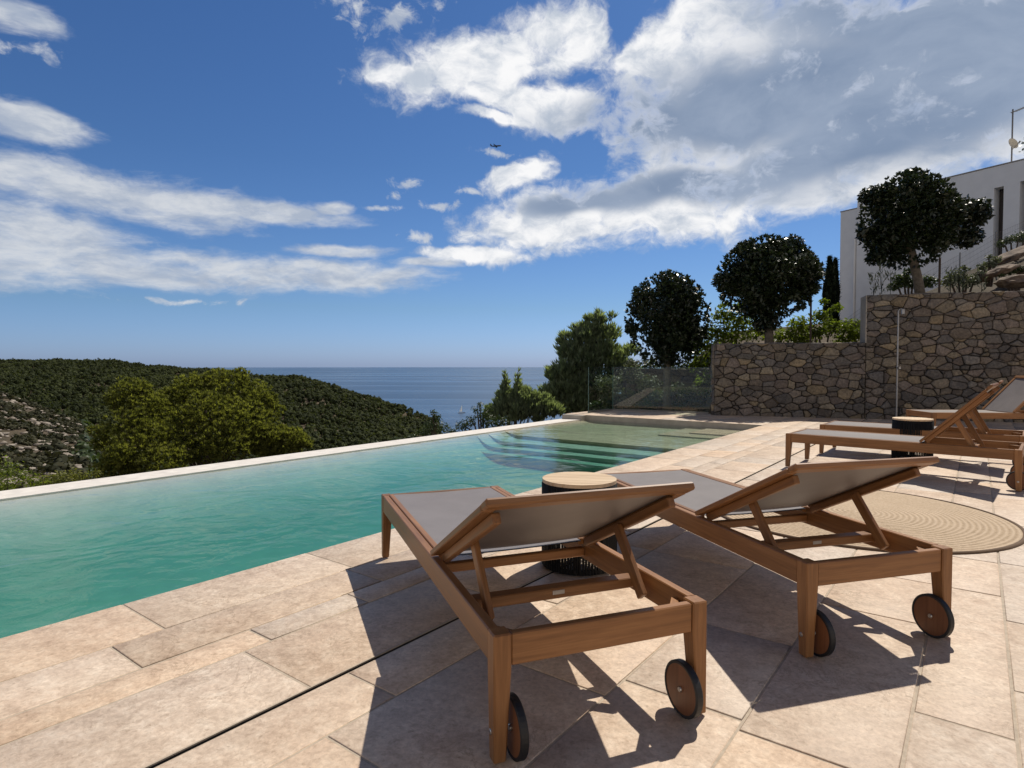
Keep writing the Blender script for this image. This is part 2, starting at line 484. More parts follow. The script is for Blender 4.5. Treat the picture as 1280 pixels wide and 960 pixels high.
    left = [(15, 18, 72, 24, 14), (40, 155, 88, 27, 12), (60, 225, 140, 36, 12), (200, 255, 160, 34, 8), (340, 268, 115, 17, 5), (418, 264, 26, 11, 0),
            (30, 300, 170, 64, 4), (240, 338, 250, 27, 4), (420, 342, 145, 22, 3), (430, 314, 75, 9, 2), (545, 328, 60, 8, 0), (-150, 250, 190, 90, 0), (-120, 340, 220, 40, 0)]
    d2 = blobs(v2, left, .12)
    f2 = noise(v2, 8., 11, .62, .3, stretch=(1., 3.2, 1., -.12)); f2b = noise(v2, 30., 8, .64, .2, stretch=(1., 2.6, 1., -.1))
    den2 = mth('ADD', mth('MULTIPLY', mth('MINIMUM', d2, .5), 1.7), mth('MULTIPLY', mth('SUBTRACT', f2, .5), 2.2))
    den2 = mth('ADD', den2, mth('MULTIPLY', mth('SUBTRACT', f2b, .5), 1.1))
    d3 = blobs(warp(v2, 40., (.02, .012, 0), 3), [(505, 229, 26, 9, 0), (519, 299, 26, 10, 0), (484, 247, 14, 7, 0), (545, 258, 34, 8, 0), (590, 240, 24, 9, 0), (448, 6, 46, 22, 12), (500, 20, 60, 20, -20), (20, 62, 60, 14, 5), (620, 192, 40, 6, 8), (230, 374, 80, 6, 0), (470, 262, 30, 5, 0)], .1)
    den3 = mth('ADD', mth('ADD', mth('MULTIPLY', d3, .9), mth('MULTIPLY', mth('SUBTRACT', f1b, .5), 3.2)), mth('MULTIPLY', mth('SUBTRACT', f2, .5), 1.2))
    cov2 = mth('MAXIMUM', mth('MULTIPLY', mapr(den2, -.22, 1.05), .93), mth('MULTIPLY', mapr(den3, .1, 1.0), .85))
    # --- grey undersides of the thick cloud
    grey = blobs(warp(ae.outputs[0], 5., (.12, .08, 0), 3), [(960, 120, 240, 64, -16), (1170, 110, 260, 105, -16), (790, 150, 90, 38, -10), (850, 235, 120, 24, -6), (1050, 190, 150, 34, -14), (1140, 20, 220, 60, 0), (720, 252, 70, 16, -8)], .3)
    sh = noise(v1, 5.5, 9, .58, .3, stretch=(1., 2.0, 1., .22))
    g = mth('ADD', mth('MINIMUM', mth('MULTIPLY', grey, 1.2), .7), mth('MULTIPLY', mth('SUBTRACT', sh, .5), 1.35))
    gm = mth('MULTIPLY', mapr(g, -.75, .55), mapr(dens, .15, 1.0))
    tex = noise(v1, 15., 9, .62, .3, stretch=(1., 1.5, 1., .15))
    white = mixc(mapr(tex, .3, .62), (.62, .69, .80), (1.12, 1.12, 1.13))
    dark = mixc(mapr(sh, .3, .7), (.25, .335, .49), (.38, .465, .615))
    c1 = mixc(gm, white, dark)
    c2 = mixc(mapr(noise(v2, 14., 8, .62, .2, stretch=(1., 2.8, 1., -.1)), .33, .66), (.50, .57, .69), (.80, .83, .87))
    # background strengths
    tone = N('ShaderNodeValToRGB'); e_ = tone.color_ramp.elements
    while len(e_) < 5: e_.new(.5)
    for q_, (p_, c_) in zip(e_, SKY_TONE): q_.position = p_; q_.color = (*c_, 1)
    L(mth('MAXIMUM', sep.outputs['Z'], 0.), tone.inputs[0])
    mul = N('ShaderNodeVectorMath', operation='MULTIPLY'); L(sky.outputs[0], mul.inputs[0]); L(tone.outputs[0], mul.inputs[1])
    mul2 = N('ShaderNodeVectorMath', operation='SCALE'); L(mul.outputs[0], mul2.inputs[0]); mul2.inputs['Scale'].default_value = 2.
    b1 = N('ShaderNodeBackground'); L(mul2.outputs[0], b1.inputs['Color']); b1.inputs['Strength'].default_value = SKY_STR
    back = mth('MULTIPLY', mapr(sep.outputs['Y'], .05, -.35), mapr(mth('ADD', noise(cl.outputs[0], 1.3, 6, .6, .3), mth('MULTIPLY', sep.outputs['Z'], .1)), .36, .50))  # unseen warm cloud glow behind the camera, added to fill the shade
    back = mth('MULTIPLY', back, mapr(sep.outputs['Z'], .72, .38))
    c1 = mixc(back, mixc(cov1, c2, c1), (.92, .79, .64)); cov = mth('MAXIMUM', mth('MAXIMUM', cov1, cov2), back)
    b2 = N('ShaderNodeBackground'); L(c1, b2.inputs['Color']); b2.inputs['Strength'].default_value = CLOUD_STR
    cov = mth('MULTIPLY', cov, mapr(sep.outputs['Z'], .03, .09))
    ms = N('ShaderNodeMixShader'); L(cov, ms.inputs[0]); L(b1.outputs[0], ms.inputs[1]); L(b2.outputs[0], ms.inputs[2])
    out = N('ShaderNodeOutputWorld'); L(ms.outputs[0], out.inputs['Surface'])
SKY_STR, CLOUD_STR = .075, .85
SKY_TONE = [(.0, (.32, .45, .88)), (.09, (.295, .41, .60)), (.30, (.235, .365, .535)), (.55, (.215, .355, .54)), (.80, (.15, .20, .27))]  # last stop darkens the unseen zenith to lower the fill light
build_world()
SC.view_settings.view_transform = 'Standard'
try: SC.view_settings.look = 'None'
except Exception: pass
SC.view_settings.gamma = 1; SC.view_settings.use_curve_mapping = False; SC.view_settings.exposure = 0.0
SC.cycles.use_denoising = True
SC.cycles.max_bounces = 10; SC.cycles.transparent_max_bounces = 16
SC.cycles.glossy_bounces = 4; SC.cycles.diffuse_bounces = 4
SC.cycles.sample_clamp_indirect = 6

# ---------------------------------------------------------------- pool deck of stone slabs
POOL_V, POOL_FAR, POOL_END, POOL_BEG = -3.06, -6.75, 11.45, -4.0
WL = -.10
DRAIN = (-1.755, -1.745)

def build_deck():
    rows = [-3.06, -2.632, -2.352, -2.188, DRAIN[0], DRAIN[1], -1.492, -.948, -.548, -.143, .11, .52, .80, 1.2, 1.62, 1.78, 2.2, 2.62, 2.88, 3.3, 3.7, 4.2, 4.6, 5.1, 5.5, 6.0, 6.4, 6.9, 7.4, 7.8, 8.3]
    known = {0: [.15, 1.108, 2.06, 2.9, 3.75], 1: [-.1, .911, 2.02, 2.75], 2: [.35, 1.314, 1.80, 2.6], 3: [.36, 1.198, 2.2, 3.0], 5: [.3, 1.335, 2.3], 6: [.2, 1.065, 1.75, 2.7], 7: [.9, 1.879, 2.5], 8: [1.0, 1.822, 3.034], 9: [1.3, 2.254, 3.632], 10: [1.6, 2.6, 3.3]}
    polys = []
    rnd = random.Random(5)
    for i in range(len(rows) - 1):
        if i == 4: continue
        j = list(known.get(i, []))
        a = j[0] if j else 1. + rnd.random()
        b = j[-1] if j else a
        if not j: j = [a]
        while a > -3.2:
            a -= rnd.choice((.42, .6, .8, .95, 1.05)); j.insert(0, a)
        while b < 15.2:
            b += rnd.choice((.42, .6, .8, .85, .95, 1.05)); j.append(b)
        for p, q in zip(j[:-1], j[1:]): polys.append((p, q, rows[i], rows[i + 1]))
    # paving round the far end of the pool
    v = -7.25; us = [POOL_END, 11.85, 12.3, 12.75, 13.2, 13.7]
    for i in range(len(us) - 1):
        a = v
        while a < POOL_V - .01:
            b = min(a + rnd.choice((.6, .8, .95)), POOL_V)
            if POOL_V - b < .3: b = POOL_V
            polys.append((us[i], us[i + 1], a, b)); a = b
    V, Q, C = [], [], []
    g, bw = .0048, .0035
    for (u0, u1, v0, v1) in polys:
        t = rnd.gauss(1., .045); w = rnd.gauss(0, .028)
        c = (t * (1 + w), t, t * (1 - w * 1.2), 1)
        dz = rnd.uniform(-.0012, .0012)
        k = len(V)
        for (ins, z) in ((g, -.02), (g, -.002 + dz), (g + bw, dz)):
            for (x, y) in ((u0 + ins, v0 + ins), (u1 - ins, v0 + ins), (u1 - ins, v1 - ins), (u0 + ins, v1 - ins)):
                V.append(P(x, y, z)); C.append(c)
        for r in (0, 4):
            for s in range(4):
                Q.append((k + r + s, k + r + 4 + s, k + r + 4 + (s + 1) % 4, k + r + (s + 1) % 4))
        Q.append((k + 8, k + 11, k + 10, k + 9))
    o = from_np('pool_deck', [tuple(v) for v in V], Q, M['tile'], col=C)
    tag(o, kind='structure')
    # grout bed below the slabs
    bm = bmesh.new()
    def slab(u0, u1, v0, v1, z0, z1):
        b = [bm.verts.new(P(u, v, z)) for u in (u0, u1) for v in (v0, v1) for z in (z0, z1)]
        for f in ((0, 1, 3, 2), (4, 6, 7, 5), (0, 4, 5, 1), (2, 3, 7, 6), (0, 2, 6, 4), (1, 5, 7, 3)): bm.faces.new([b[i] for i in f])
    slab(-4, 15.2, POOL_V + .003, DRAIN[0] - .001, -.9, -.0034)
    slab(-4, 15.2, DRAIN[1] + .001, 8.4, -.9, -.0034)
    slab(POOL_END + .003, 13.7, -7.25, POOL_V, -.9, -.0034)
    bmesh.ops.recalc_face_normals(bm, faces=bm.faces)
    tag(from_bm('paving_bed', bm, M['grout']), kind='structure')
    # slot drain
    bm = bmesh.new()
    b = [bm.verts.new(P(u, v, z)) for (u, v, z) in ((-4, DRAIN[0], -.05), (15.2, DRAIN[0], -.05), (15.2, DRAIN[1], -.05), (-4, DRAIN[1], -.05))]
    bm.faces.new(b)
    for v in (DRAIN[0] - .0005, DRAIN[1] + .0005):
        b = [bm.verts.new(P(u, v, z)) for (u, z) in ((-4, -.06), (15.2, -.06), (15.2, -.003), (-4, -.003))]; bm.faces.new(b)
    bmesh.ops.recalc_face_normals(bm, faces=bm.faces)
    add_box(bm, (-4, DRAIN[0] - .007, -.04), (15.2, DRAIN[0] - .0008, .0016), Matrix(((U2.x, V2.x, 0, 0), (U2.y, V2.y, 0, 0), (0, 0, 1, 0), (0, 0, 0, 1))))
    for f in bm.faces[-6:]: f.material_index = 1
    tag(from_bm('drain_slot', bm, [M['grout_dark'], M['grout']]), 'narrow dark slot drain running along the paving parallel to the pool', 'drain')
build_deck()

def build_pool():
    bm = bmesh.new()
    def face(pts): bm.faces.new([bm.verts.new(P(*p)) for p in pts])
    F = -.62; b0, e0, n0, f0 = POOL_BEG, POOL_END + .012, POOL_V + .012, POOL_FAR
    steps = [(8.64, -.165), (8.17, -.225), (7.87, -.285), (7.62, -.35)]       # front edge of each tread
    top = -.02
    # near, far, end walls
    face([(b0, n0, top), (b0, n0, -1), (e0, n0, -1), (e0, n0, top)])
    face([(b0, f0, WL - .004), (e0, f0, WL - .004), (e0, f0, -.3), (b0, f0, -.3)])
    face([(e0, n0, top), (e0, n0, -1), (e0, f0, -1), (e0, f0, top)])
    face([(b0, n0, top), (b0, f0, top), (b0, f0, -1), (b0, n0, -1)])
    prof = [(e0, steps[0][1])]
    for i, (u, z) in enumerate(steps):
        prof.append((u, z)); prof.append((u - .002, steps[i + 1][1] if i + 1 < len(steps) else -.50))
    prof += [(5.5, -.56), (3, F), (b0, F)]
    for (u0, z0), (u1, z1) in zip(prof[:-1], prof[1:]):
        sl = [0, .05, .12, .2, .3, .42, .56, .74, .95, n0 - f0]
        sw = .42 if u0 > 7.619 else .95
        def zz(z, a): return z if a >= sw else WL - .006 + (z - WL + .006) * (1 - (1 - a / sw) ** 2.2)
        for a, b in zip(sl[:-1], sl[1:]):
            face([(u0, f0 + b, zz(z0, b)), (u0, f0 + a, zz(z0, a)), (u1, f0 + a, zz(z1, a)), (u1, f0 + b, zz(z1, b))])
    for (u, v, z) in ((10.08, -4.45, -.14), (10.5, -4.05, -.118)):                 # two small entry steps by the deck
        face([(u, n0, z), (e0, n0, z), (e0, v, z), (u, v, z)]); face([(u, n0, z), (u, v, z), (u, v, -.3), (u, n0, -.3)]); face([(u, v, z), (e0, v, z), (e0, v, -.3), (u, v, -.3)])
    for f in bm.faces:
        if (f.calc_center_median().xy).dot(U2) > 8.63 and f.calc_center_median().z > -.2: f.material_index = 1
    tag(from_bm('pool_basin', bm, [M['plaster'], M['shelf']]), kind='structure')
    # water body
    bm = bmesh.new()
    b = [bm.verts.new(P(u, v, z)) for u in (b0 + .01, POOL_END + .02) for v in (POOL_FAR - .004, POOL_V + .02) for z in (-1.0, WL)]
    for f in ((0, 1, 3, 2), (4, 6, 7, 5), (0, 4, 5, 1), (2, 3, 7, 6), (0, 2, 6, 4), (1, 5, 7, 3)): bm.faces.new([b[i] for i in f])
    bmesh.ops.recalc_face_normals(bm, faces=bm.faces)
    tag(from_bm('pool_water', bm, M['water']), kind='structure')
    # infinity edge: pale coping blocks with a slight fall
    bm = bmesh.new()
    u = POOL_BEG
    while u < POOL_END:
        e = min(u + 1.0, POOL_END + .25)
        b = [bm.verts.new(P(uu, v, z)) for uu in (u + .001, e - .001) for (v, z) in ((POOL_FAR + .0, WL - .3), (POOL_FAR + .0, WL + .012), (POOL_FAR - .52, WL - .002), (POOL_FAR - .52, -1.6))]
        for f in ((0, 1, 2, 3), (7, 6, 5, 4), (1, 5, 6, 2), (2, 6, 7, 3), (0, 4, 5, 1)): bm.faces.new([b[i] for i in f])
        u = e
    bmesh.ops.recalc_face_normals(bm, faces=bm.faces)
    tag(from_bm('pool_coping', bm, M['coping']), kind='structure')
    # block that closes the raised far end
    bm = bmesh.new()
    b = [bm.verts.new(P(u, v, z)) for u in (POOL_END - .16, 12.4) for v in (-7.22, -6.72) for z in (-1.2, -.004)]
    for f in ((0, 1, 3, 2), (4, 6, 7, 5), (0, 4, 5, 1), (2, 3, 7, 6), (0, 2, 6, 4), (1, 5, 7, 3)): bm.faces.new([b[i] for i in f])
    bevel(bm, .006, 1)
    tag(from_bm('pool_end_kerb', bm, M['plaster_grey']), kind='structure')
    bm = bmesh.new()
    b = [bm.verts.new(P(POOL_END - .004, v, z)) for (v, z) in ((-6.72, -.3), (POOL_V, -.3), (POOL_V, -.008), (-6.72, -.008))]
    bm.faces.new(b)
    tag(from_bm('pool_end_wall', bm, M['plaster_grey']), kind='structure')
build_pool()

# ---------------------------------------------------------------- sun loungers
LW, LL, LH = .694, 1.928, .357

def member(name, p0, p1, w, t, side, mat, parent, bev=.0035):
    """bar from p0 to p1; w across `side`, t along the third axis; grain along local X"""
    p0, p1, side = Vector(p0), Vector(p1), Vector(side)
    x = (p1 - p0); ln = x.length; x.normalize()
    z = x.cross(side).normalized(); y = z.cross(x).normalized()
    bm = bmesh.new()
    add_box(bm, (-ln / 2, -w / 2, -t / 2), (ln / 2, w / 2, t / 2)); bevel(bm, bev, 1)
    o = from_bm(name, bm, mat, parent)
    R = Matrix((x, y, z)).transposed().to_4x4(); R.translation = (p0 + p1) / 2
    o.matrix_local = R
    return o

def leg(parent, sx, head):
    """leg with its outer faces straight and its inner faces tapering below the rail; local X is vertical"""
    y0 = 0. if head else LL; sy = 1 if head else -1
    zs = (.006, LH - .095, LH)
    wx = (.036, .052, .052); wy = (.040, .056, .056)
    bm = bmesh.new(); rings = []
    for z, a, b in zip(zs, wx, wy):
        xo = sx * LW / 2; xi = xo - sx * a; yo = y0; yi = y0 + sy * b
        rings.append([bm.verts.new((z, x, y)) for (x, y) in ((xo, yo), (xi, yo), (xi, yi), (xo, yi))])
    for i in range(2):
        for k in range(4): bm.faces.new((rings[i][k], rings[i][(k + 1) % 4], rings[i + 1][(k + 1) % 4], rings[i + 1][k]))
    bm.faces.new(rings[0]); bm.faces.new(rings[2][::-1])
    bmesh.ops.recalc_face_normals(bm, faces=bm.faces)
    es = [e for e in bm.edges if not all(v in rings[1] for v in e.verts)]
    bmesh.ops.bevel(bm, geom=es, offset=.004, segments=1, affect='EDGES')
    o = from_bm('leg', bm, M['teak'], parent)
    o.matrix_local = Matrix(((0, 1, 0, 0), (0, 0, 1, 0), (1, 0, 0, 0), (0, 0, 0, 1)))
    return o

def sling(name, w, l, sag, parent):
    bm = bmesh.new(); nx, ny = 8, 14
    g = [[bm.verts.new((-w / 2 + w * i / nx, -l / 2 + l * j / ny, -sag * math.sin(PI * i / nx) ** .8 * (.35 + .65 * math.sin(PI * j / ny)))) for j in range(ny + 1)] for i in range(nx + 1)]
    lo = [[bm.verts.new(v.co - Vector((0, 0, .003))) for v in r] for r in g]
    for i in range(nx):
        for j in range(ny):
            bm.faces.new((g[i][j], g[i + 1][j], g[i + 1][j + 1], g[i][j + 1]))
            bm.faces.new((lo[i][j], lo[i][j + 1], lo[i + 1][j + 1], lo[i + 1][j]))
    return from_bm(name, bm, M['fabric'], parent, smooth=True)

def wheel(parent, sx):
    r, t = .084, .024
    x = sx * (LW / 2 - .052 - t / 2 - .004)
    e = bmesh.new()
    add_lathe(e, [(.004, -.010), (.074, -.010), (.074, .010), (.004, .010)], 40, None, True)
    w = from_bm('wheel', e, M['wheel_wood'], parent)
    w.matrix_local = Matrix.Translation((x, .026, r)) @ Matrix.Rotation(PI / 2, 4, 'Y')
    e = bmesh.new()
    add_lathe(e, [(.0742, -.011), (.081, -.012), (.084, -.009), (.084, .009), (.081, .012), (.0742, .011), (.0742, -.011)], 40)
    from_bm('tyre', e, M['rubber'], w, smooth=False)
    e = bmesh.new(); add_lathe(e, [(.007, -.016), (.009, -.013), (.009, .013), (.007, .016)], 12, None, True)
    from_bm('hub_bolt', e, M['bolt'], w)
    e = bmesh.new(); add_lathe(e, [(.0085, 0), (.0085, .002), (.006, .0038), (.001, .0042)], 12, Matrix.Translation((sx * (LW / 2 - .0006), .026, r)) @ Matrix.Rotation(sx * PI / 2, 4, 'Y'), False)
    from_bm('axle_cap', e, M['bolt'], parent)

def make_lounger(beta, label):
    t = empty('sun_lounger'); tag(t, label, 'sun lounger', 'teak sun loungers on the pool deck')
    hx = LW / 2
    for sx in (-1, 1):
        leg(t, sx, True); leg(t, sx, False); wheel(t, sx)
        member('side_rail', (sx * (hx - .018), .056, LH - .046), (sx * (hx - .018), LL - .056, LH - .046), .032, .090, (1, 0, 0), M['teak'], t)
        member('seat_slat', (sx * (hx - .050), .745, LH - .013), (sx * (hx - .050), LL - .034, LH - .013), .026, .028, (1, 0, 0), M['teak'], t, .003)
    member('head_rail', (-hx + .0525, .020, LH - .048), (hx - .0525, .020, LH - .048), .028, .088, (0, 1, 0), M['teak'], t)
    member('foot_rail', (-hx + .0525, LL - .020, LH - .046), (hx - .0525, LL - .020, LH - .046), .028, .088, (0, 1, 0), M['teak'], t)
    member('pivot_bar', (-hx + .036, .755, LH - .058), (hx - .036, .755, LH - .058), .030, .036, (0, 1, 0), M['teak'], t)
    sy = .36
    member('stop_bar', (-hx + .036, sy, LH - .048), (hx - .036, sy, LH - .048), .052, .036, (0, 1, 0), M['teak'], t)
    member('maker_plate', (-.022, sy - .0266, LH - .044), (.022, sy - .0266, LH - .044), .0016, .014, (0, 1, 0), M['steel'], t, .0004)
    for sx in (-1, 1):
        member('corner_block', (sx * (hx - .036), .115, LH - .045), (sx * (hx - .098), .040, LH - .045), .026, .04, (0, 1, 0), M['teak'], t, .002)
    s = sling('seat_sling', LW - .126, LL - .034 - .722, .012, t); s.location = (0, (LL - .034 + .722) / 2, LH - .002)
    # backrest in its own tilted frame
    R = Matrix(((1, 0, 0, 0), (0, -math.cos(beta), math.sin(beta), 0), (0, math.sin(beta), math.cos(beta), 0), (0, 0, 0, 1)))
    R = Matrix.Translation((0, .735, LH + .010)) @ R
    def q(x, tt, n): return R @ Vector((x, tt, n))
    sd = (1, 0, 0); BL = .750
    for sx in (-1, 1):
        member('back_stile', q(sx * (hx - .022), .0, 0), q(sx * (hx - .022), BL - .056, 0), .044, .022, sd, M['teak'], t)
        member('back_batten', q(sx * (hx - .050), .03, -.028), q(sx * (hx - .050), BL - .075, -.028), .026, .034, sd, M['teak'], t)
        tp = q(sx * (hx - .074), .345, -.030)
        bt = Vector((sx * (hx - .074), .245 if beta < .6 else .315, LH - .065))
        member('prop_strut', tp, bt, .020, .044, sd, M['teak'], t, .003)
    o = member('top_rail', q(-hx, BL - .027, .002), q(hx, BL - .027, .002), .026, .054, R.to_3x3() @ Vector((0, 0, 1)), M['teak'], t, .006)
    s = sling('back_sling', LW - .084, BL - .035, .016, t)
    # sling's +z is the outer face
    ct = R @ Vector((0, BL / 2 - .0215, .001))
    Rl = Matrix(((-1, 0, 0), (0, -math.cos(beta), math.sin(beta)), (0, math.sin(beta), math.cos(beta)))).to_4x4(); Rl.translation = ct
    s.matrix_local = Rl
    return t

def place_lounger(t, hl, a):
    c = Vector((hl[0], hl[1], 0)) + Vector((math.cos(a), math.sin(a), 0)) * (LW / 2)
    t.location = c; t.rotation_euler = (0, 0, a)

l1 = make_lounger(.4607, 'nearest teak lounger with reclined grey sling back, left of the black drum table')
place_lounger(l1, (-.0485, 1.6094), .3631)
l2 = copy_tree(l1); l2['label'] = 'teak lounger in the middle with one end over the edge of the round jute rug'
place_lounger(l2, (1.0761, 2.2085), .2755)
l3 = make_lounger(.80, 'teak lounger seen side on with raised back, just in front of the far drum table')
place_lounger(l3, (4.325, 5.165), .838)
l4 = copy_tree(l3); l4['label'] = 'teak lounger with raised back standing behind the far drum table'
place_lounger(l4, (4.385 + 1.37 * U2.x, 5.08 + 1.39 * U2.y), .87)
l5 = copy_tree(l3); l5['label'] = 'farthest teak lounger, nearest the stone wall, its grey back sling facing the pool'
a5 = PI / 2 - rad(3)
fd = Vector((-math.sin(a5), math.cos(a5))); fn = Vector((6.37, 9.25))
place_lounger(l5, tuple(fn - fd * LL), a5)

# ---------------------------------------------------------------- drum tables
def make_table(label):
    t = empty('drum_table'); tag(t, label, 'side table', 'black rope drum tables between loungers')
    r, h = .198, .472
    bm = bmesh.new()                                   # slatted round top
    n = 9; w = 2 * r / n
    for i in range(n):
        x0 = -r + i * w + .0022; x1 = -r + (i + 1) * w - .0022
        ptsu, ptsl = [], []
        xs = [x0 + (x1 - x0) * k / 4 for k in range(5)]
        a = [(x, math.sqrt(max(r * r - x * x, .00002))) for x in xs]
        loop = a + [(x, -y) for (x, y) in a[::-1]]
        up = [bm.verts.new((y, x, h)) for (x, y) in loop]; dn = [bm.verts.new((y, x, h - .018)) for (x, y) in loop]
        bm.faces.new(up); bm.faces.new(dn[::-1])
        for k in range(len(loop)): bm.faces.new((up[k], dn[k], dn[(k + 1) % len(loop)], up[(k + 1) % len(loop)]))
    bmesh.ops.recalc_face_normals(bm, faces=bm.faces)
    o = from_bm('table_top', bm, M['pale_wood'], t); o.rotation_euler = (0, 0, 0)
    bm = bmesh.new(); rr = r - .002                    # rings and uprights of the frame
    for z0, z1 in ((.008, .032), (h - .05, h - .0195)):
        add_lathe(bm, [(rr, z0), (rr, z1), (rr - .016, z1), (rr - .016, z0), (rr, z0)], 48)
    add_lathe(bm, [(rr - .004, .235), (rr - .004, .247), (rr - .012, .247), (rr - .012, .235), (rr - .004, .235)], 48)
    for k in range(6):
        a = 2 * PI * k / 6 + .2
        add_tube(bm, [((rr - .012) * math.cos(a), (rr - .012) * math.sin(a), .01), ((rr - .012) * math.cos(a), (rr - .012) * math.sin(a), h - .03)], .009, 8)
    from_bm('drum_frame', bm, M['rope'], t)
    bm = bmesh.new(); n = 78                            # vertical rope strands
    rnd = random.Random(3)
    for k in range(n):
        a = 2 * PI * (k + rnd.uniform(-.12, .12)) / n
        b = a + rnd.uniform(-.012, .012); rb = .0061 if k % 9 else .0040
        add_tube(bm, [(rr * math.cos(a), rr * math.sin(a), h - .022), (rr * math.cos((a + b) / 2), rr * math.sin((a + b) / 2), h / 2), (rr * math.cos(b), rr * math.sin(b), .012)], rb, 6)
    from_bm('rope_strands', bm, M['rope'], t, smooth=True)
    bm = bmesh.new()                                    # inner dark drum of the upper half
    add_lathe(bm, [(rr - .03, .21), (rr - .03, h - .03)], 40); add_lathe(bm, [(.001, h - .023), (rr - .004, h - .023)], 40)
    from_bm('inner_band', bm, M['rope'], t)
    return t
t1 = make_table('black rope drum table with slatted wood top between the two front loungers')
t1.location = (.362, 3.275, 0); t1.rotation_euler = (0, 0, .12)
t2 = copy_tree(t1); t2['label'] = 'black rope drum table between the two far loungers near the stone wall'
t2.location = (4.565, 6.96, 0); t2.rotation_euler = (0, 0, .7)

# ---------------------------------------------------------------- rug
def build_rug():
    t = empty('jute_rug', (2.475, 4.446, 0)); tag(t, 'large round braided jute rug lying on the paving behind the middle lounger', 'rug')
    bm = bmesh.new()
    prof = [(.001, .010)]
    r = .017
    while r < .965:
        prof += [(r - .006, .0105), (r + .006, .0105), (r + .012, .0088)]
        r += .034
    prof.append((.972, .009))
    add_lathe(bm, prof, 96)
    for v in bm.verts:
        v.co.z += .0025 * math.sin(v.co.x * 5.1 + 1) * math.cos(v.co.y * 4.3)
    from_bm('woven_field', bm, M['rug'], t, smooth=True)
    bm = bmesh.new()
    add_lathe(bm, [(.970, .0006), (.970, .012), (.982, .0155), (.994, .011), (.996, .0006)], 96)
    from_bm('edge_braid', bm, M['rug_edge'], t, smooth=True)
build_rug()

# ---------------------------------------------------------------- stone walls
WA = Vector((4.35, 13.17)); WD = Vector((.953, -.303)).normalized(); WN = Vector((WD.y, -WD.x))     # WN faces the terrace
def clip_poly(poly, a, b, c):
    """keep a*x+b*y<=c"""
    out = []
    for i in range(len(poly)):
        p, q = poly[i], poly[(i + 1) % len(poly)]
        dp = a * p[0] + b * p[1] - c; dq = a * q[0] + b * q[1] - c
        if dp <= 0: out.append(p)
        if (dp < 0) != (dq < 0) and dp != dq:
            s = dp / (dp - dq); out.append((p[0] + (q[0] - p[0]) * s, p[1] + (q[1] - p[1]) * s))
    return out

def stone_face(x0, x1, z0, z1, size, rnd, aspect=1.35):
    """cells of a warped brick-like seed grid: irregular squared rubble"""
    seeds = []; z = z0 + size * .35
    while z < z1 + size * .4:
        x = x0 - rnd.random() * size
        while x < x1 + size:
            s = size * rnd.choice((.55, .8, 1.0, 1.35, 1.9)) * aspect
            seeds.append((x + s / 2, z + rnd.uniform(-.32, .32) * size)); x += s
        z += size * rnd.uniform(.75, 1.1)
    cells = []
    A = aspect * 1.15
    wts = [rnd.uniform(-.75, .75) * size * size * .8 for _ in seeds]
    for i, (sx, sz) in enumerate(seeds):
        poly = [(x0, z0), (x1, z0), (x1, z1), (x0, z1)]
        poly = [(max(x0, min(x1, p[0])), p[1]) for p in poly]
        for j, (tx, tz) in enumerate(seeds):
            if i == j or abs(tx - sx) > size * 4.2 or abs(tz - sz) > size * 3.5: continue
            # metric stretched in x by 1/A
            a = (tx - sx) / (A * A); b = (tz - sz)
            c = a * (tx + sx) / 2 + b * (tz + sz) / 2 + (wts[i] - wts[j]) / 2
            poly = clip_poly(poly, a, b, c)
            if len(poly) < 3: break
        if len(poly) >= 3: cells.append(poly)
    return cells

PALETTE = [(.20, .172, .148), (.25, .208, .170), (.165, .148, .135), (.26, .218, .170), (.21, .19, .17), (.28, .235, .175), (.19, .158, .132), (.23, .19, .16), (.31, .245, .165), (.17, .155, .145), (.22, .18, .155)]
def build_stones(name, frame, cells, parent, rnd, depth=.05):
    V, Q, T, C = [], [], [], []
    for poly in cells:
        cx = sum(p[0] for p in poly) / len(poly); cz = sum(p[1] for p in poly) / len(poly)
        area = abs(sum(poly[i][0] * poly[(i + 1) % len(poly)][1] - poly[(i + 1) % len(poly)][0] * poly[i][1] for i in range(len(poly)))) / 2
        if area < .0006: continue
        # round the corners: two cuts per edge
        pts = []
        for i in range(len(poly)):
            p, q = poly[i], poly[(i + 1) % len(poly)]
            for s in (.1, .5, .9): pts.append((p[0] + (q[0] - p[0]) * s, p[1] + (q[1] - p[1]) * s))
        rr = math.sqrt(area)
        d0 = rnd.uniform(.6, 1.25) * depth; col = rnd.choice(PALETTE); k = rnd.uniform(.60, 1.0); col = (col[0] * k * .97, col[1] * k, col[2] * k * 1.04, 1)
        tx, tz = rnd.uniform(-.12, .12), rnd.uniform(-.12, .12)
        base = len(V); n = len(pts); j0 = rnd.choice((.001, .002, .003, .006, .009))
        for (ins, d) in ((j0, 0.), (j0 + .002, d0 * .6), (j0 + .010, d0 * .92), (.36 * rr * .5, d0)):
            for (x, z) in pts:
                dx, dz = cx - x, cz - z; ln = math.hypot(dx, dz) or 1
                s = min(ins, ln * .8)
                jx, jz = (rnd.uniform(-.004, .004), rnd.uniform(-.004, .004)) if d else (0, 0)
                xx, zz = x + dx / ln * s + jx, z + dz / ln * s + jz
                dd = d + (tx * (xx - cx) + tz * (zz - cz)) * (1 if d else 0) + (rnd.uniform(-.005, .005) if d else 0)
                V.append(frame(xx, zz, dd)); C.append(col)
        for r in range(3):
            for i in range(n):
                a, b = base + r * n + i, base + r * n + (i + 1) % n
                Q.append((a, b, b + n, a + n))
        V.append(frame(cx, cz, d0 * 1.05)); C.append(col); c = len(V) - 1
        for i in range(n): T.append((base + 3 * n + i, base + 3 * n + (i + 1) % n, c))
    o = from_np(name, V, Q, M['stone'], parent, col=C, tris=T, smooth=True)
    return o

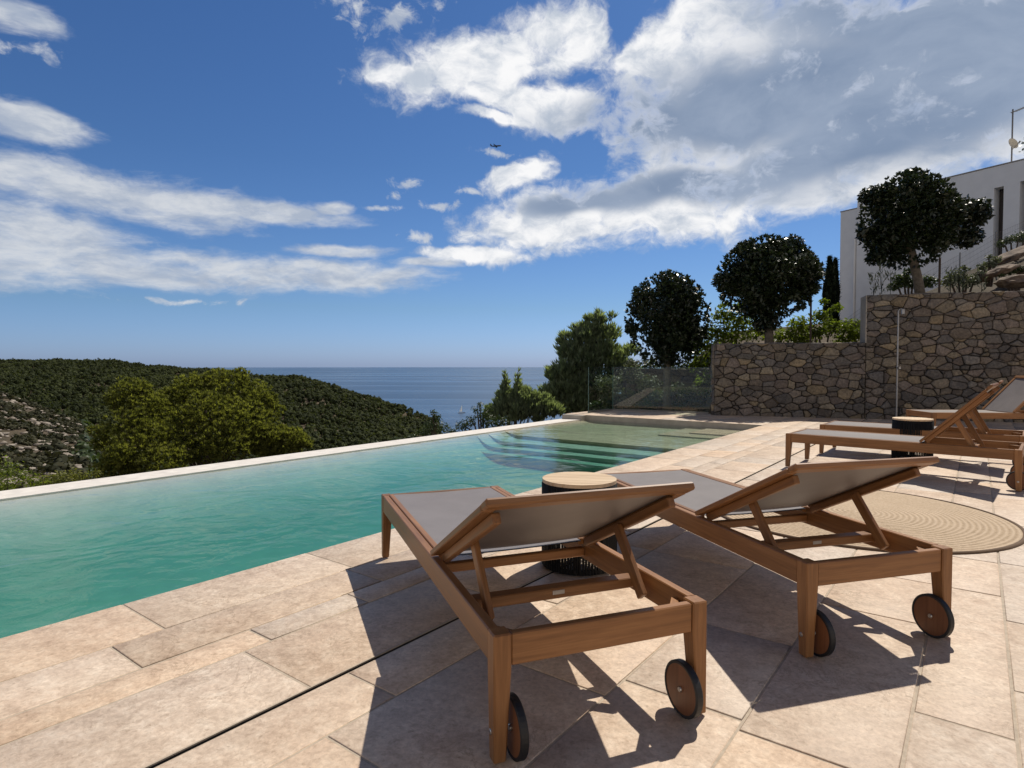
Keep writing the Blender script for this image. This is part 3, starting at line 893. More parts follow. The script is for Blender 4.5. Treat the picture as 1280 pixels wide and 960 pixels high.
def build_walls():
    rnd = random.Random(21)
    Z0 = -.02; ZL, ZU = 1.53, 2.47; TS = 2.875; TE = 9.6; TH = .42
    def fr(x, z, d): q = WA + WD * x + WN * d; return (q.x, q.y, z)
    def core(name, x0, x1, z0, z1, parent, mat, d0=-TH, d1=-.002):
        bm = bmesh.new()
        b = [bm.verts.new(fr(x, z, d)) for x in (x0, x1) for d in (d0, d1) for z in (z0, z1)]
        for f in ((0, 1, 3, 2), (4, 6, 7, 5), (0, 4, 5, 1), (2, 3, 7, 6), (0, 2, 6, 4), (1, 5, 7, 3)): bm.faces.new([b[i] for i in f])
        bmesh.ops.recalc_face_normals(bm, faces=bm.faces)
        return from_bm(name, bm, mat, parent)
    w = empty('stone_wall', (WA.x, WA.y, 0)); tag(w, 'low section of brown dry stone retaining wall under the two shrub-backed dark trees', 'wall')
    inv = Matrix.Translation((-WA.x, -WA.y, 0))
    def par(o, p):
        o.parent = p; o.matrix_parent_inverse = inv; return o
    par(core('wall_core', .0, TS, -.5, ZL - .02, None, M['mortar']), w)
    par(build_stones('stone_facing', fr, stone_face(0, TS, Z0, ZL, .118, rnd), None, rnd), w)
    # end return running back from the corner
    def fr2(x, z, d): q = WA - WN * x - WD * d; return (q.x, q.y, z)
    par(build_stones('end_facing', fr2, stone_face(0, 3.2, Z0 - .3, ZL, .18, rnd), None, rnd), w)
    bm = bmesh.new()
    b = [bm.verts.new(Vector(fr2(x, z, d))) for x in (.01, 3.2) for d in (-.4, -.003) for z in (-.6, ZL - .02)]
    for f in ((0, 1, 3, 2), (4, 6, 7, 5), (0, 4, 5, 1), (2, 3, 7, 6), (0, 2, 6, 4), (1, 5, 7, 3)): bm.faces.new([b[i] for i in f])
    bmesh.ops.recalc_face_normals(bm, faces=bm.faces)
    par(from_bm('return_core', bm, M['mortar'], None), w)
    par(build_stones('capping_stones', lambda x, z, d: (lambda q: (q.x, q.y, ZL - .03 + d))(WA + WD * x - WN * z), stone_face(0, TS, -.03, TH, .26, rnd, 1.5), None, rnd, .035), w)
    w2 = empty('stone_wall', (WA.x, WA.y, 0)); tag(w2, 'tall section of brown dry stone retaining wall behind the shower pole', 'wall')
    par(core('wall_core', TS + .012, TE, -.5, ZU - .02, None, M['mortar']), w2)
    par(build_stones('stone_facing', fr, stone_face(TS, TE, Z0, ZU, .122, rnd), None, rnd), w2)
    par(build_stones('capping_stones', lambda x, z, d: (lambda q: (q.x, q.y, ZU - .03 + d))(WA + WD * x - WN * z), stone_face(TS, TE, -.03, TH, .28, rnd, 1.5), None, rnd, .035), w2)
    o = core('plaster_end', TS - .012, TS + .010, ZL - .01, ZU - .005, None, M['plaster_grey'], -TH, .035); par(o, w2)
    # drystone wall seen through the glass screen
    w3 = empty('stone_wall', (3.0, 16.5, 0)); tag(w3, 'grey block wall seen through the glass screen behind the left dark tree', 'wall')
    def fr3(x, z, d): return (3.2 + x, 17.2 - .25 * x - d, z)
    o = build_stones('stone_facing', fr3, stone_face(0, 2.6, -.6, .98, .2, rnd, 2.2), None, rnd)
    o.parent = w3; o.matrix_parent_inverse = Matrix.Translation((-3., -16.5, 0))
    bm = bmesh.new()
    b = [bm.verts.new(fr3(x, z, d)) for x in (0, 2.6) for d in (-.4, -.002) for z in (-.8, .96)]
    for f in ((0, 1, 3, 2), (4, 6, 7, 5), (0, 4, 5, 1), (2, 3, 7, 6), (0, 2, 6, 4), (1, 5, 7, 3)): bm.faces.new([b[i] for i in f])
    bmesh.ops.recalc_face_normals(bm, faces=bm.faces)
    o = from_bm('wall_core', bm, M['mortar'], None); o.parent = w3; o.matrix_parent_inverse = Matrix.Translation((-3., -16.5, 0))
build_walls()

# ---------------------------------------------------------------- glass screen
def build_glass():
    t = empty('glass_screen', P(13, -6.9)); tag(t, 'frameless clear glass screen standing on the far end of the pool terrace', 'glass screen')
    inv = Matrix.Translation(-P(13, -6.9))
    for (a, b) in (((12.05, -7.0), (13.02, -6.9)), ((13.03, -6.89), (13.45, -4.62))):
        A, B = P(*a), P(*b); d = (B - A).normalized(); n = Vector((d.y, -d.x, 0)) * .006
        bm = bmesh.new()
        vs = [bm.verts.new(q + m + Vector((0, 0, z))) for q in (A, B) for m in (-n, n) for z in (.004, 1.03)]
        f = [bm.faces.new([vs[i] for i in ff]) for ff in ((0, 1, 3, 2), (4, 6, 7, 5), (0, 4, 5, 1), (2, 3, 7, 6), (0, 2, 6, 4), (1, 5, 7, 3))]
        bmesh.ops.recalc_face_normals(bm, faces=bm.faces)
        for i, ff in enumerate(f): ff.material_index = 0 if i in (2, 3) else 1
        o = from_bm('pane', bm, [M['glass'], M['glass_edge']], None); o.parent = t; o.matrix_parent_inverse = inv
        bm = bmesh.new()
        L_ = (B - A).length; ang = math.atan2(d.y, d.x)
        Mx = Matrix.Translation(A) @ Matrix.Rotation(ang, 4, 'Z')
        add_box(bm, (0, -.022, .0), (L_, -.008, .035), Mx); add_box(bm, (0, .008, .0), (L_, .022, .035), Mx)
        o = from_bm('base_channel', bm, M['greymetal'], None); o.parent = t; o.matrix_parent_inverse = inv
build_glass()

# ---------------------------------------------------------------- shower
def build_shower():
    x, y = 7.50, 11.92
    t = empty('outdoor_shower', (x, y, 0)); tag(t, 'slim steel shower pole standing in front of the stone wall', 'shower')
    bm = bmesh.new(); add_tube(bm, [(0, 0, 0), (0, 0, 2.05), (0, 0, 2.12)], .016, 12); add_lathe(bm, [(.07, .0), (.07, .012), (.02, .014)], 20, None, False)
    from_bm('pole', bm, M['steel'], t)
    bm = bmesh.new(); add_tube(bm, [(0, 0, 2.12), (.02, -.01, 2.16), (.045, -.04, 2.165)], .012, 8); from_bm('arm', bm, M['steel'], t)
    bm = bmesh.new(); add_lathe(bm, [(.012, 2.165), (.035, 2.15), (.035, 2.06), (.002, 2.055)], 20, Matrix.Translation((.055, -.05, 0)))
    from_bm('shower_head', bm, M['steel'], t)
    bm = bmesh.new(); add_tube(bm, [(0, -.02, 1.02), (0, -.075, 1.02)], .022, 10); add_tube(bm, [(0, -.075, 1.02), (0, -.08, 1.06)], .008, 6); from_bm('tap', bm, M['bolt'], t)
build_shower()

# ---------------------------------------------------------------- terrain and sea
RIDGE = [(-300, 452, 470), (0, 449, 450), (100, 449, 445), (140, 450, 440), (200, 456, 430), (300, 464, 415), (380, 471, 395), (420, 480, 385), (470, 496, 370), (510, 509, 355), (545, 517, 340)]
def zr(y, Y, off=2.2): return CAM_H - (y - 456.1) / FPX * Y - off
COLS = {}
for px, y, Y in RIDGE:
    z = zr(y, Y)
    if px <= 140:
        crest = {-300: (480, -12), 0: (490, -10.4), 100: (521, -11.5), 140: (575, -13.5)}[px]
        COLS[px] = [(1, -4), (8, -4), (22, -7.5), (45, crest[1] + .6), (60, crest[1]), (95, (crest[1] + zr(crest[0], 130, .5)) / 2 + .3), (130, zr(crest[0], 130, .5)), (165, zr(crest[0], 130) - 7), (220, -27), (300, -17), (Y * .86, z * .5 - 6), (Y, z), (Y * 1.25, z - 30), (900, -110)]
    else:
        COLS[px] = [(1, -4), (8, -4), (22, -8), (45, -13), (60, -16), (95, -22), (130, -27), (165, -30), (220, -31), (300, (z - 31) / 2 - 2), (Y * .86, z - 6), (Y, z), (Y * 1.25, z - 40), (900, -120)]
COLS[590] = [(1, -4), (10, -4), (30, -9), (60, -16), (130, -32), (220, -52), (340, -84), (900, -140)]
COLS[720] = [(1, -4), (11, -4), (14, -2.5), (22, -4), (40, -9), (80, -22), (200, -55), (400, -95), (900, -140)]
COLS[780] = [(1, -4), (12, -2), (15, -.6), (20, -1.0), (40, -3), (80, -10), (200, -40), (400, -90), (900, -140)]
COLS[870] = [(1, -4), (12, -2), (14.5, -.6), (18, -.5), (25, .2), (40, 1.5), (80, -5), (200, -40), (500, -95), (900, -140)]
COLS[905] = [(1, -4), (13.0, -2), (13.5, 1.38), (18, 1.6), (25, 2.4), (40, 3), (80, 0), (200, -30), (500, -90), (900, -140)]
COLS[1076] = [(1, -4), (12.2, -2), (12.7, 1.38), (18, 1.7), (25, 2.9), (40, 3.4), (80, 2), (200, -20), (500, -90), (900, -140)]
COLS[1092] = [(1, -4), (12.15, -2), (12.6, 2.32), (16, 2.5), (25, 3.0), (40, 3.5), (80, 2), (200, -20), (500, -90), (900, -140)]
COLS[1180] = [(1, -4), (11.75, -2), (12.2, 2.34), (14, 2.5), (16, 2.9), (19, 3.6), (24, 3.4), (60, 3.4), (200, -10), (900, -140)]
COLS[1235] = [(1, -4), (11.5, -2), (12.0, 2.34), (13.2, 2.5), (14.5, 2.9), (16.5, 3.6), (19, 4.3), (24, 4.4), (60, 4), (900, -140)]
COLS[1300] = [(1, -4), (11.2, -2), (11.7, 2.36), (12.8, 2.55), (14, 3.1), (16, 4.0), (19, 4.9), (26, 5.2), (60, 5), (900, -140)]
COLS[1700] = [(1, -4), (9.8, -2), (10.3, 2.4), (13, 3.5), (16, 5), (19, 6), (60, 8), (900, -100)]
_KS = sorted(COLS); _KK = np.array([(p - 640) / FPX for p in _KS])
def terr(k, Y):
    k = np.asarray(k, float); Y = np.asarray(Y, float)
    H = np.stack([np.interp(Y, [a for a, b in COLS[p]], [b for a, b in COLS[p]]) for p in _KS])
    i = np.clip(np.searchsorted(_KK, k) - 1, 0, len(_KK) - 2)
    f = np.clip((k - _KK[i]) / (_KK[i + 1] - _KK[i]), 0, 1)
    j = np.arange(k.size).reshape(k.shape)
    Hf = H.reshape(len(_KS), -1); kf = j.ravel()
    a = Hf[i.ravel(), kf]; b = Hf[(i + 1).ravel(), kf]; ff = f.ravel()
    return (a * (1 - ff) + b * ff).reshape(k.shape)
def wob(x, y, s, seed=0):
    r = np.random.default_rng(seed); o = 0
    for q in range(6):
        a = r.uniform(0, 2 * PI); fr = s * r.uniform(.6, 2.2); o = o + np.sin(x * math.cos(a) * fr + y * math.sin(a) * fr + r.uniform(0, 6)) / 6
    return o
def build_terrain():
    ks = np.concatenate([np.arange(-1.7, .25, .02), np.arange(.25, .9, .008), np.arange(.9, 1.9, .05)])
    Ys = np.concatenate([[1, 4, 7], np.linspace(9, 27, 100), np.geomspace(27.4, 900, 130)])
    K, Y = np.meshgrid(ks, Ys, indexing='ij')
    Z = terr(K, Y); X = K * Y
    amp = np.clip((Y - 28) / 60, 0, 1)
    Z = Z + amp * (wob(X, Y, .09, 1) * 1.4 + wob(X, Y, .4, 2) * .35) + np.where((Y > 13.5) & (K > .3), .05 * wob(X, Y, 4, 3), 0)
    n, m = K.shape
    V = np.stack([X, Y, Z], -1).reshape(-1, 3)
    idx = np.arange(n * m).reshape(n, m)
    Q = np.stack([idx[:-1, :-1], idx[1:, :-1], idx[1:, 1:], idx[:-1, 1:]], -1).reshape(-1, 4)
    o = from_np('hillside', V, Q, M['terrain'], smooth=True); tag(o, kind='structure')
build_terrain()
bm = bmesh.new()
seg = 128; rs = [0.5, 100, 400, 1000, 2500, 6000, 12000, 21000]
add_lathe(bm, [(r, -80.0) for r in rs], seg)
bmesh.ops.recalc_face_normals(bm, faces=bm.faces)
for f in bm.faces:
    if f.normal.z < 0: f.normal_flip()
tag(from_bm('sea', bm, M['sea']), kind='structure')

# ---------------------------------------------------------------- foliage
def unit(n):
    v = RNG.normal(size=(n, 3)); return v / np.linalg.norm(v, axis=1, keepdims=True)
def leaf_quads(pos, nrm, tan, a, b, fold=.25):
    """diamond leaves: half length a, half width b (arrays)"""
    nrm = nrm / np.linalg.norm(nrm, axis=1, keepdims=True)
    tan = tan - nrm * np.sum(nrm * tan, 1, keepdims=True); tan /= np.linalg.norm(tan, axis=1, keepdims=True) + 1e-9
    bi = np.cross(nrm, tan); a = a[:, None]; b = b[:, None]
    V = np.stack([pos - tan * a, pos + bi * b + nrm * b * fold, pos + tan * a, pos - bi * b + nrm * b * fold], 1)
    return V.reshape(-1, 3)
def rep_quads(n): return np.arange(n * 4).reshape(n, 4)
def leafy(clumps, n, size, aspect=.45, up=.35, shell=.45, tone_up=.5):
    """clumps: list of (centre, radii); leaves spread through their volume, denser towards the skin"""
    C = np.array([c for c, r in clumps], float); R = np.array([r if hasattr(r, '__len__') else (r, r, r) for c, r in clumps], float)
    w = np.prod(R, 1) ** (2 / 3); w /= w.sum()
    i = RNG.choice(len(C), n, p=w)
    d = unit(n); rr = RNG.random(n) ** shell * RNG.uniform(.86, 1.1, n)
    pos = C[i] + d * R[i] * rr[:, None]
    nrm = d * .55 + unit(n) * .8 + np.array([0, 0, up])
    tan = d * .7 + unit(n) * .8 + np.array([0, 0, -.15])
    a = size * RNG.uniform(.65, 1.25, n)
    V = leaf_quads(pos, nrm, tan, a, a * aspect * RNG.uniform(.8, 1.2, n))
    ct = RNG.random(len(C))
    tone = np.clip(.30 * RNG.random(n) + .35 * ct[i] + .35 * RNG.random(n) ** 2, 0, 1)
    col = np.repeat(np.stack([tone, tone, tone, np.ones(n)], 1), 4, 0)
    return V, col
def tufts(tips, dirs, per, length, width, spread=.6, jitter=.0):
    """needle tufts: `per` thin blades fanning from every tip"""
    n = len(tips); i = np.repeat(np.arange(n), per); N = n * per
    d = dirs[i] + unit(N) * spread; d /= np.linalg.norm(d, axis=1, keepdims=True)
    ln = length * RNG.uniform(.6, 1.2, N)
    pos = tips[i] + d * ln[:, None] * .8 + unit(N) * jitter
    V = leaf_quads(pos, np.cross(d, unit(N)), d, ln, np.full(N, width) * RNG.uniform(.7, 1.3, N), .1)
    ct = RNG.random(n); tone = np.clip(.55 * ct[i] ** 1.3 + .45 * RNG.random(N), 0, 1)
    return V, np.repeat(np.stack([tone, tone, tone, np.ones(N)], 1), 4, 0)
def foliage(name, V, col, mat, parent): return from_np(name, V, rep_quads(len(V) // 4), mat, parent, col=col)

def trunk_mesh(parent, pts, rads, limbs, mat, name='trunk', n=10):
    bm = bmesh.new(); add_tube(bm, pts, rads, n)
    for lp, lr in limbs: add_tube(bm, lp, lr, 6)
    return from_bm(name, bm, mat, parent, smooth=True)

def ball_tree(px, top, bot, left, right, base_y, Y, base_z, label, seed, n=12000, extra=(), leaf=.054):
    """clipped round-headed evergreen: photo box of its crown at depth Y, trunk standing at base_z"""
    r = np.random.default_rng(seed)
    c = at((left + right) / 2, (top + bot) / 2, Y); w = (right - left) / FPX * Y / 2; h = (bot - top) / FPX * Y / 2
    bx = at(px, base_y, Y); base = Vector((bx.x, Y, base_z))
    t = empty('round_tree', base); tag(t, label, 'tree', 'round-headed dark trees beside the terrace')
    o = np.array(c - base)
    clumps = [(o, (w * .72, w * .72, h * .74))]
    for k in range(26):
        d = r.normal(size=3); d /= np.linalg.norm(d)
        s = r.uniform(.14, .36)
        clumps.append((o + d * np.array([w, w, h]) * (r.uniform(.95, 1.10) - s), np.array([w, w * .95, h]) * s))
    for (ex, ey, er) in extra:
        q = at(ex, ey, Y) - base; s = er / FPX * Y; clumps.append((np.array(q), (s, s, s * .85)))
    V, col = leafy(clumps, n, leaf, .46, .4, .38)
    # spiky rosettes of shoots over the skin
    k = 950; dd = unit(k); tips = o + dd * np.array([w, w, h]) * RNG.uniform(.88, 1.03, (k, 1)); dirs = dd + np.array([0, 0, .45]); dirs /= np.linalg.norm(dirs, axis=1, keepdims=True)
    V2, c2 = tufts(tips, dirs, 6, leaf * .95, leaf * .40, .75)
    foliage('crown', np.concatenate([V, V2]), np.concatenate([col, c2]), M['leaf_ball'], t)
    limbs = []
    th = max(o[2] - h * .55, .25)
    for k in range(6):
        a = 2 * PI * k / 6 + r.uniform(0, .8); e = Vector(o) + Vector((math.cos(a) * w * .55, math.sin(a) * w * .55, r.uniform(-.1, .5) * h))
        s = Vector((o[0] * .9, o[1] * .9, th)); limbs.append(([s, s.lerp(e, .5) + Vector((0, 0, .06)), e], [.045, .03, .012]))
    trunk_mesh(t, [(0, 0, -.1), (o[0] * .3, 0, th * .4), (o[0] * .9, o[1] * .9, th), (o[0], o[1], o[2] + h * .2)], [.11, .095, .085, .04], limbs, M['bark'])
    return t
ball_tree(834, 343, 456, 784, 884, 513, 15.6, -.45, 'dark round-headed tree rising behind the glass screen, leftmost of three', 1, 26000)
ball_tree(962, 298, 398, 900, 1018, 430, 14.4, 1.45, 'dark round-headed tree behind the low section of stone wall, middle of three', 2, 24000, [(903, 350, 13), (1016, 338, 15), (958, 402, 18), (990, 305, 14), (932, 312, 14), (940, 385, 14)])
ball_tree(1153, 219, 332, 1082, 1190, 366, 13.4, 2.4, 'dark round-headed tree on the tall stone wall before the white house, tallest of three', 3, 24000, [(1216, 268, 20), (1208, 296, 17), (1095, 322, 12), (1084, 292, 12), (1140, 222, 14), (1225, 258, 12), (1195, 262, 20), (1088, 245, 14)])

def stake(px, y0, y1, Y, label):
    a, b = at(px, y1, Y), at(px, y0, Y); t = empty('tree_stake', a); tag(t, label, 'stake')
    bm = bmesh.new(); add_tube(bm, [(0, 0, -.15), (0, 0, (b - a).z)], .022, 7); from_bm('post', bm, M['bark_dark'], t)
stake(1013, 372, 429, 14.0, 'thin dark stake among the bright shrubs above the low wall')
stake(1174, 322, 366, 13.2, 'thin dark stake beside the trunk of the tallest round tree')

def pine(name, label, group, base, clumps, ntuft, per, length, width, mat, up=.6, spread=.55, trunk_r=.16, top=None, leafn=0, leaf_s=.1, shell=.35):
    """pine: clumps of needle tufts on limbs; clumps in world coordinates"""
    base = Vector(base); t = empty(name, base); tag(t, label, 'tree', group)
    C = np.array([np.array(c) - np.array(base) for c, r in clumps]); R = np.array([r if hasattr(r, '__len__') else (r, r, r * .8) for c, r in clumps], float)
    w = np.prod(R, 1) ** (2 / 3); w /= w.sum()
    i = RNG.choice(len(C), ntuft, p=w); d = unit(ntuft)
    tips = C[i] + d * R[i] * (RNG.random(ntuft) ** shell * RNG.uniform(.85, 1.12, ntuft))[:, None]
    dirs = d * .6 + np.array([0, 0, up]); dirs /= np.linalg.norm(dirs, axis=1, keepdims=True)
    V, col = tufts(tips, dirs, per, length, width, spread)
    foliage('crown', V, col, mat, t)
    top = Vector(top) - base if top is not None else Vector(C[np.argmax(C[:, 2])])
    limbs = []
    for c in C:
        c = Vector(c); s = Vector((top.x, top.y, 0)) * .5; s.z = max(.15, c.z * .45)
        limbs.append(([s, s.lerp(c, .55) + Vector((0, 0, .05 * c.length)), c], [trunk_r * .4, trunk_r * .25, trunk_r * .08]))
    trunk_mesh(t, [(0, 0, -.8), (top.x * .4, top.y * .4, top.z * .45), (top.x, top.y, top.z)], [trunk_r, trunk_r * .75, trunk_r * .15], limbs, M['bark_dark'])
    return t
def ter1(px, Y): return float(terr(np.array([(px - 640) / FPX]), np.array([float(Y)]))[0])
def box_clumps(Y, lst, depth=1.0):
    """(px, py, radius in px[, dy]) -> world clumps"""
    out = []
    for q in lst:
        s = q[2] / FPX * Y; out.append((tuple(at(q[0], q[1], Y + (q[3] if len(q) > 3 else 0))), (s, s * depth, s * .72)))
    return out
GP = 'golden green pines below the pool edge'
pine('pine_tree', 'yellow-green pine with a broad domed crown below the infinity edge, largest of its group', GP, (at(255, 600, 36).x, 36, ter1(255, 36)), box_clumps(36, [(245, 490, 30), (285, 485, 30), (315, 495, 26), (215, 500, 24), (265, 515, 34, -2), (305, 525, 32, -2), (330, 520, 20), (230, 530, 30, -2), (200, 520, 20), (285, 550, 34, -3), (250, 560, 30, -3), (322, 552, 26, -2), (270, 472, 14), (300, 470, 12), (335, 500, 12), (255, 478, 10), (225, 488, 12), (345, 512, 10), (200, 505, 12)]), 3600, 15, .13, .030, M['leaf_pine_gold'], .7, .7, .3, at(265, 500, 36))
pine('pine_tree', 'darker yellow-green pine at the left of the group, beside the bare scrub slope', GP, (at(165, 610, 33).x, 33, ter1(165, 33)), box_clumps(33, [(165, 488, 22), (185, 505, 24), (150, 505, 16), (165, 530, 28, -1), (195, 545, 26, -1), (140, 545, 20), (165, 565, 30, -2), (205, 575, 28, -2), (130, 555, 14), (150, 585, 28, -2), (120, 540, 9), (140, 498, 9), (178, 484, 9)]), 2500, 15, .12, .028, M['leaf_pine_gold'], .7, .7, .25, at(170, 505, 33))
pine('pine_tree', 'low yellow-green pine at the right of the group where the crowns dip', GP, (at(355, 590, 34).x, 34, ter1(355, 34)), box_clumps(34, [(345, 545, 20), (368, 548, 16), (335, 560, 20), (360, 562, 18), (378, 556, 8), (330, 540, 14), (385, 556, 6)]), 1200, 15, .12, .028, M['leaf_pine_gold'], .7, .7, .18, at(350, 550, 34))
GQ = 'grey green young pines beyond the pool'
pine('pine_tree', 'tall grey-green pine with upright shoots left of the glass screen', GQ, (at(735, 520, 19).x, 19, ter1(735, 19) - .3), box_clumps(19, [(748, 402, 9), (735, 420, 17), (760, 418, 15), (722, 425, 13), (708, 440, 14), (735, 450, 24), (765, 450, 22), (712, 465, 22), (745, 480, 28), (775, 480, 20), (700, 490, 20), (720, 505, 24), (690, 505, 12), (748, 394, 4), (741, 399, 5), (735, 400, 4), (757, 403, 5), (765, 397, 4), (719, 412, 5), (706, 422, 5), (702, 430, 6), (760, 510, 24), (730, 408, 7), (788, 440, 10), (745, 412, 10), (720, 440, 18), (750, 435, 20), (695, 470, 14), (685, 490, 10), (715, 485, 24), (740, 500, 26), (778, 465, 20)]), 5200, 9, .115, .016, M['leaf_pine'], 1.3, .45, .14, at(745, 410, 19))
pine('pine_tree', 'small grey-green pine with two pointed leaders against the sea', GQ, (at(645, 530, 17).x, 17, ter1(645, 17)), box_clumps(17, [(632, 467, 1.5), (632, 473, 2.5), (632, 480, 4), (632, 487, 6), (647, 465, 1.2), (647, 471, 2.2), (648, 478, 3.5), (648, 486, 6), (632, 495, 10), (649, 494, 9), (655, 500, 14), (632, 505, 14), (645, 515, 20), (665, 512, 14), (618, 518, 14), (672, 522, 10), (676, 508, 12), (686, 512, 13), (668, 498, 8), (682, 500, 7), (694, 516, 10), (640, 502, 11), (626, 496, 6), (658, 490, 5), (660, 506, 12)]), 3000, 9, .085, .013, M['leaf_pine'], 1.5, .4, .08, at(634, 475, 17))

def bush(name, label, cat, group, clumps, n, leaf, mat, aspect=.45, stems=7):
    zs = min(c[2] - r[2] for c, r in clumps); cx = sum(c[0] for c, r in clumps) / len(clumps); cy = sum(c[1] for c, r in clumps) / len(clumps)
    base = Vector((cx, cy, zs)); t = empty(name, base); tag(t, label, cat, group)
    cl = [(np.array(c) - np.array(base), r) for c, r in clumps]
    V, col = leafy(cl, n, leaf, aspect, .4, .5)
    foliage('crown', V, col, mat, t)
    bm = bmesh.new()
    for c, r in cl[:stems]:
        add_tube(bm, [(c[0] * .25, c[1] * .25, -.35), (c[0] * .7, c[1] * .7, c[2] * .5), tuple(c)], [.03, .02, .006], 5)
    from_bm('stems', bm, M['bark_dark'], t)
    return t
GB = 'shrubs below the infinity edge'
bush('shrub', 'dark leafy shrub tip showing above the pool edge where the hill meets the sea', 'shrub', GB, box_clumps(15, [(545, 522, 9), (538, 532, 11), (552, 535, 12), (530, 542, 10), (565, 540, 12), (541, 515, 5)]), 900, .035, M['leaf_bush'])
bush('shrub', 'brown-green leafy shrub just right of the sailboat', 'shrub', GB, box_clumps(15, [(596, 512, 8), (605, 520, 13), (590, 525, 10), (612, 528, 14), (580, 532, 12), (628, 528, 14), (600, 506, 5), (612, 510, 7)]), 1300, .035, M['leaf_bush'])
bush('shrub', 'bright green bush in the lower left corner above the pool edge', 'shrub', GB, box_clumps(24, [(10, 590, 22), (-20, 585, 30), (30, 598, 18), (48, 602, 14), (5, 608, 24), (-40, 610, 40)]), 1900, .07, M['leaf_lemon'])
bush('shrub', 'low green bush on the scrub slope left of the golden pines', 'shrub', GB, box_clumps(28, [(75, 598, 14), (92, 594, 12), (60, 604, 14), (108, 598, 12), (85, 606, 16), (120, 592, 8)]), 1300, .07, M['leaf_pine_gold'])
bush('shrub', 'dull olive shrubs creeping up to the white coping left of centre', 'shrub', GB, box_clumps(17, [(420, 566, 8), (400, 570, 9), (445, 562, 8), (470, 556, 8), (495, 552, 9), (515, 548, 8), (380, 574, 8)], 1.), 1300, .04, M['leaf_bush'])
GL = 'bright shrubs above the low stone wall'
bush('shrub', 'yellow-green leafy shrub between the left and middle round trees', 'shrub', GL, box_clumps(15.6, [(905, 395, 16), (925, 400, 22), (895, 415, 18), (945, 415, 18), (915, 420, 22), (898, 440, 22), (880, 430, 16), (925, 383, 10), (905, 382, 8), (870, 455, 16), (885, 475, 18)]), 3000, .060, M['leaf_lemon'])
bush('shrub', 'green leafy shrub right of the stake above the low stone wall', 'shrub', GL, box_clumps(15.2, [(1000, 405, 16), (1025, 395, 14), (1040, 408, 16), (1018, 415, 18), (1060, 410, 17), (1072, 418, 14), (985, 418, 16), (1045, 385, 8), (1030, 378, 7), (1055, 425, 16), (1000, 425, 16), (970, 424, 12)]), 2800, .055, M['leaf_lemon'])
bush('shrub', 'grey-green shrub behind the right pane of the glass screen', 'shrub', 'shrubs seen through the glass', box_clumps(16.4, [(790, 470, 16), (810, 480, 18), (780, 495, 18), (805, 500, 20), (790, 455, 10), (825, 495, 14), (760, 480, 18), (850, 500, 16), (870, 490, 14), (845, 485, 12), (765, 500, 16)]), 3600, .05, M['leaf_grey'])
bush('shrub', 'low dark ground-hugging shrub along the foot of the glass screen', 'shrub', 'shrubs seen through the glass', box_clumps(15.0, [(770, 505, 12), (790, 506, 12), (812, 507, 12), (850, 506, 12), (868, 504, 13), (884, 500, 12), (800, 495, 10), (860, 492, 10), (880, 486, 10), (745, 508, 10)]), 2600, .045, M['leaf_bush'])
bush('shrub', 'dark shrub filling the gap under the left round tree', 'shrub', 'shrubs seen through the glass', box_clumps(18.5, [(850, 460, 22), (870, 465, 20), (830, 465, 18), (885, 450, 20), (810, 455, 16), (770, 470, 18), (865, 440, 16)]), 2200, .06, M['leaf_bush'])
bush('shrub', 'small dark shrub on top of the tall stone wall left of the tallest tree trunk', 'shrub', 'plants along the top of the tall wall', box_clumps(14.2, [(1128, 350, 12), (1142, 354, 10), (1118, 358, 8), (1160, 352, 12), (1135, 340, 7)]), 900, .05, M['leaf_bush'])
bush('shrub', 'straggly green shrub on the bank right of the tallest round tree', 'shrub', 'plants along the top of the tall wall', box_clumps(14.0, [(1196, 345, 12), (1210, 352, 12), (1185, 352, 10), (1222, 346, 9), (1205, 336, 7)]), 900, .04, M['leaf_grey'])
bush('shrub', 'leafy branch tip hanging in at the right edge above the house', 'branch', None, box_clumps(9.0, [(1284, 188, 9), (1282, 165, 5), (1292, 195, 12), (1300, 175, 22), (1320, 185, 30)]), 260, .035, M['leaf_bush'], .5, 3)

GK = 'dry bushes on the bank below the house'
bush('shrub', 'dry grey-brown bush on the bank just left of the pale rock slab', 'shrub', GK, box_clumps(14.0, [(1238, 330, 8), (1228, 334, 7), (1246, 325, 7), (1236, 322, 5)]), 500, .035, M['leaf_grey'])
bush('shrub', 'dark green bush at the top of the bank against the house wall', 'shrub', GK, box_clumps(16.5, [(1262, 300, 8), (1274, 296, 9), (1252, 305, 7), (1284, 298, 8)]), 700, .04, M['leaf_bush'])
bush('shrub', 'low olive bush between the rocks at the right edge', 'shrub', GK, box_clumps(13.2, [(1262, 340, 6), (1274, 337, 7), (1284, 342, 8), (1252, 344, 5)]), 500, .032, M['leaf_bush'])

def cypress(px, top, bot, w, Y, label):
    a, b = at(px, bot, Y), at(px, top, Y); h = b.z - a.z; r0 = w / FPX * Y / 2
    t = empty('cypress', a); tag(t, label, 'tree', 'dark cypresses beside the house')
    n = 1500; s = RNG.random(n) ** .8; ph = RNG.uniform(0, 2 * PI, n); rr = r0 * np.minimum(1, (1 - s) * 2.2 + .05) * RNG.uniform(.5, 1.05, n)
    pos = np.stack([np.cos(ph) * rr, np.sin(ph) * rr, s * h], 1); d = np.stack([np.cos(ph) * .3, np.sin(ph) * .3, np.ones(n)], 1)
    V = leaf_quads(pos, unit(n) + .5 * d, d, np.full(n, .16) * RNG.uniform(.7, 1.3, n), np.full(n, .05))
    tone = RNG.random(n); foliage('crown', V, np.repeat(np.stack([tone, tone, tone, np.ones(n)], 1), 4, 0), M['leaf_cypress'], t)
    bm = bmesh.new(); add_tube(bm, [(0, 0, -.5), (0, 0, h * .8)], [.12, .03], 7); from_bm('trunk', bm, M['bark_dark'], t)
